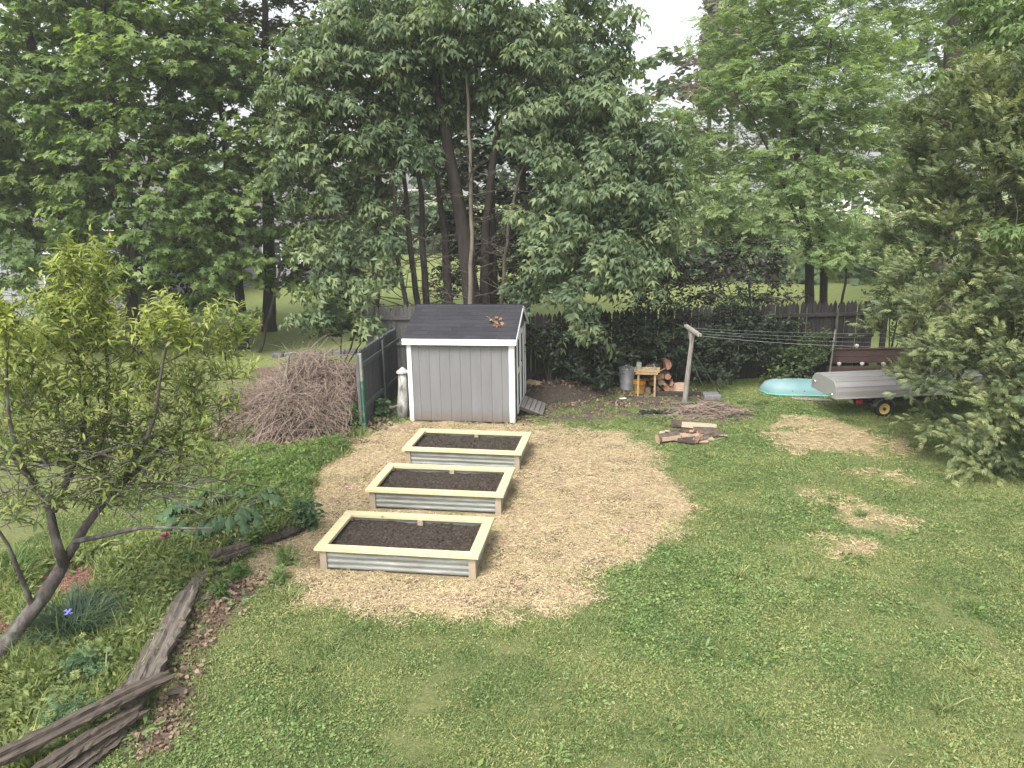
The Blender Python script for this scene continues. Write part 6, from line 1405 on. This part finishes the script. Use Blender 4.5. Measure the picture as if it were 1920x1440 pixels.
strap_clump('daylily_clump', G(236, 1165), 'lighter arching grass like clump just right of the iris', 'plant', 170, .5, .014, M['weed'], 6, .14, 1.0)
strap_clump('daylily_clump', G(28, 1085), 'upright grassy clump left of the red mulch', 'plant', 110, .5, .018, M['weed'], 7, .12, .6)
rp_ = G(425, 985); rng = np.random.default_rng(66)
t = thing('rhubarb_plant', rp_, 'rhubarb plant with big crinkled green leaves beside the rails', 'plant')
for k in range(95):
    a = rng.random()*6.283; r_ = .10+.50*math.sqrt(rng.random()); tip = np.array([math.cos(a)*r_*1.25, math.sin(a)*r_, .16+.26*rng.random()-.10*r_]); mb = MB().tube([(0, 0, 0), tip*.6+np.array([0, 0, .08]), tip], [.008, .007, .006], 5)
    f = np.array([math.cos(a), math.sin(a), -.55+.5*rng.random()]); n_ = 8; vs = []; fs = []; L = .15+.10*rng.random(); W2 = L*.38
    sd = np.array([-math.sin(a), math.cos(a), 0]); up_ = np.array([0, 0, 1.])
    for i in range(n_+1):
        u = i/n_; wv = W2*math.sin(math.pi*(u*.92+.08)**.75)**.8
        for j in range(5):
            q = (j-2)/2; rip = .026*math.sin(u*17+j*2.6+k); vs.append(tip+f*L*u+sd*wv*q+up_*(rip-.05*abs(q)-.10*u*u*L*2))
    fs = [(i*5+j, i*5+j+1, (i+1)*5+j+1, (i+1)*5+j) for i in range(n_) for j in range(4)]
    lf = obj('leaf', MB().add(vs, fs), M['rhubarb'], t, True)
    ta_ = lf.data.attributes.new('tint', 'FLOAT', 'FACE'); ta_.data.foreach_set('value', np.full(len(fs), rng.random(), np.float32))
    obj('stalk', mb, M['rhubarb_stalk'], lf)
pk = G(313, 1042); t = thing('pink_flower', pk, 'single dusky pink flower head standing in the green weeds', 'flower')
hz_ = .26; obj('stem', MB().tube([(0, 0, 0), (.01, 0, hz_)], .005, 4), M['stem_green'], t)
for k in range(14):
    a = k*2.4; r_ = .02+.03*(k/14); d = np.array([math.cos(a), math.sin(a), 0]); s_ = np.array([-d[1], d[0], 0]); c = np.array([.01, 0, hz_-.01*(k/14)]); h_ = .06-.045*k/14
    obj('petal', MB().prism([c, c+d*r_+s_*.032+[0, 0, h_*.7], c+d*r_*1.6+[0, 0, h_], c+d*r_-s_*.032+[0, 0, h_*.7]], (0, 0, .004)), M['pink_petal'], t)
def weedy(loc, label, h, rad, n, size, m, seed, tmpl=LEAF_LANCE):
    rng = np.random.default_rng(seed); t = thing('weed_clump', loc, label, 'weed'); mb = MB(); P = []; Fd = []
    for k in range(7):
        a = rng.random()*6.283; e = np.array([math.cos(a)*rad*.8*rng.random(), math.sin(a)*rad*.8*rng.random(), h*(.6+.4*rng.random())]); mb.tube([(0, 0, 0), e*.5+rng.normal(size=3)*.02, e], [.006, .005, .003], 4)
        for j in range(n//7): f = .2+.8*rng.random(); p = e*f+rng.normal(size=3)*rad*.18; P.append(p); Fd.append(rng.normal(size=3)*[1, 1, .4])
    P = np.array(P); P[:, 2] = np.maximum(P[:, 2], .02); obj('stems', mb, M['stem_green'], t)
    link('foliage', array_mesh('foliage', orient(P, np.array(Fd), np.array([0, 0, 1.])+rng.normal(size=P.shape)*.45, size*(.6+.8*rng.random(len(P))), tmpl[0]), tmpl[1], rng.random(len(P)), m), t)
weedy(G(583, 992), 'leafy green weed clump at the end of the short dark rail', .42, .24, 420, .085, M['rhubarb'], 1, LEAF_SIMPLE)
weedy(G(668, 805), 'tall bright green weed at the foot of the green fence post', .6, .22, 300, .12, M['weed'], 2)
weedy(G(712, 784), 'dark green broad leaved weed in the gap beside the picket fence', .42, .22, 160, .14, M['rhubarb'], 3, LEAF_MAPLE)
weedy(G(537, 1062), 'small green weed growing in the straw left of the near bed', .28, .16, 150, .08, M['clover'], 4, LEAF_LOCUST)
weedy(G(528, 1092), 'second small weed in the straw, nearer the lawn', .2, .14, 110, .07, M['clover'], 5, LEAF_LOCUST)
weedy(G(415, 1118), 'bright green weed tuft in the leaf litter', .22, .15, 160, .09, M['weed'], 6)
weedy(G(455, 1082), 'feathery weed tuft between the cracked rail piece and the litter', .22, .15, 140, .08, M['weed'], 7, LEAF_LOCUST)
weedy(G(170, 1278), 'pale green ferny clump in the lower garden bed', .30, .25, 260, .10, M['rhubarb'], 8, LEAF_LOCUST)
weedy(G(118, 1375), 'pale green leafy clump beside the lower left rails', .28, .22, 240, .09, M['rhubarb'], 9, LEAF_LOCUST)
weedy(G(640, 850), 'leafy weeds at the upper left edge of the straw', .35, .25, 300, .09, M['weed'], 10)
weedy(G(482, 1018), 'low green weeds filling the gap between the two short rail pieces', .2, .2, 260, .06, M['weed'], 12, LEAF_SIMPLE)
weedy(G(372, 1072), 'yellowish green tuft overhanging the weathered rail end', .3, .18, 200, .09, M['weed'], 13)
weedy(G(480, 985), 'yellow green weed patch beside the rhubarb', .25, .25, 300, .07, M['weed'], 11, LEAF_SIMPLE)

# ------------------------------------------------------------------ thin haze volume, added to veil and pale the trees like window glare
hz_m = bpy.data.materials.new('haze'); hz_m.use_nodes = True; nt = hz_m.node_tree; nt.nodes.clear()
pv = nt.nodes.new('ShaderNodeVolumePrincipled'); pv.inputs['Color'].default_value = (.93, .95, .97, 1); pv.inputs['Density'].default_value = .0014; pv.inputs['Anisotropy'].default_value = .2
ou = nt.nodes.new('ShaderNodeOutputMaterial'); lk(nt, pv.outputs[0], ou.inputs['Volume'])
gm = ground.data; top = 0
for o in bpy.data.objects:
    if o.type == 'MESH' and o.parent is not None and o.name.startswith(('crown', 'trunk')):
        n = len(o.data.vertices)
        if n:
            a = np.empty(n*3, np.float32); o.data.vertices.foreach_get('co', a); top = max(top, a[2::3].max()+o.parent.location.z)
x0, x1, y0, y1 = gx[0]-2, gx[-1]+2, gy[0]-2, gy[-1]+2; zb, zt = -1.2, float(top)+.5
hb = obj('haze', MB().box(((x0+x1)/2, (y0+y1)/2, (zb+zt)/2), (x1-x0, y1-y0, zt-zb)), hz_m); tag(hb, kind='stuff')
SC.cycles.volume_bounces = 1
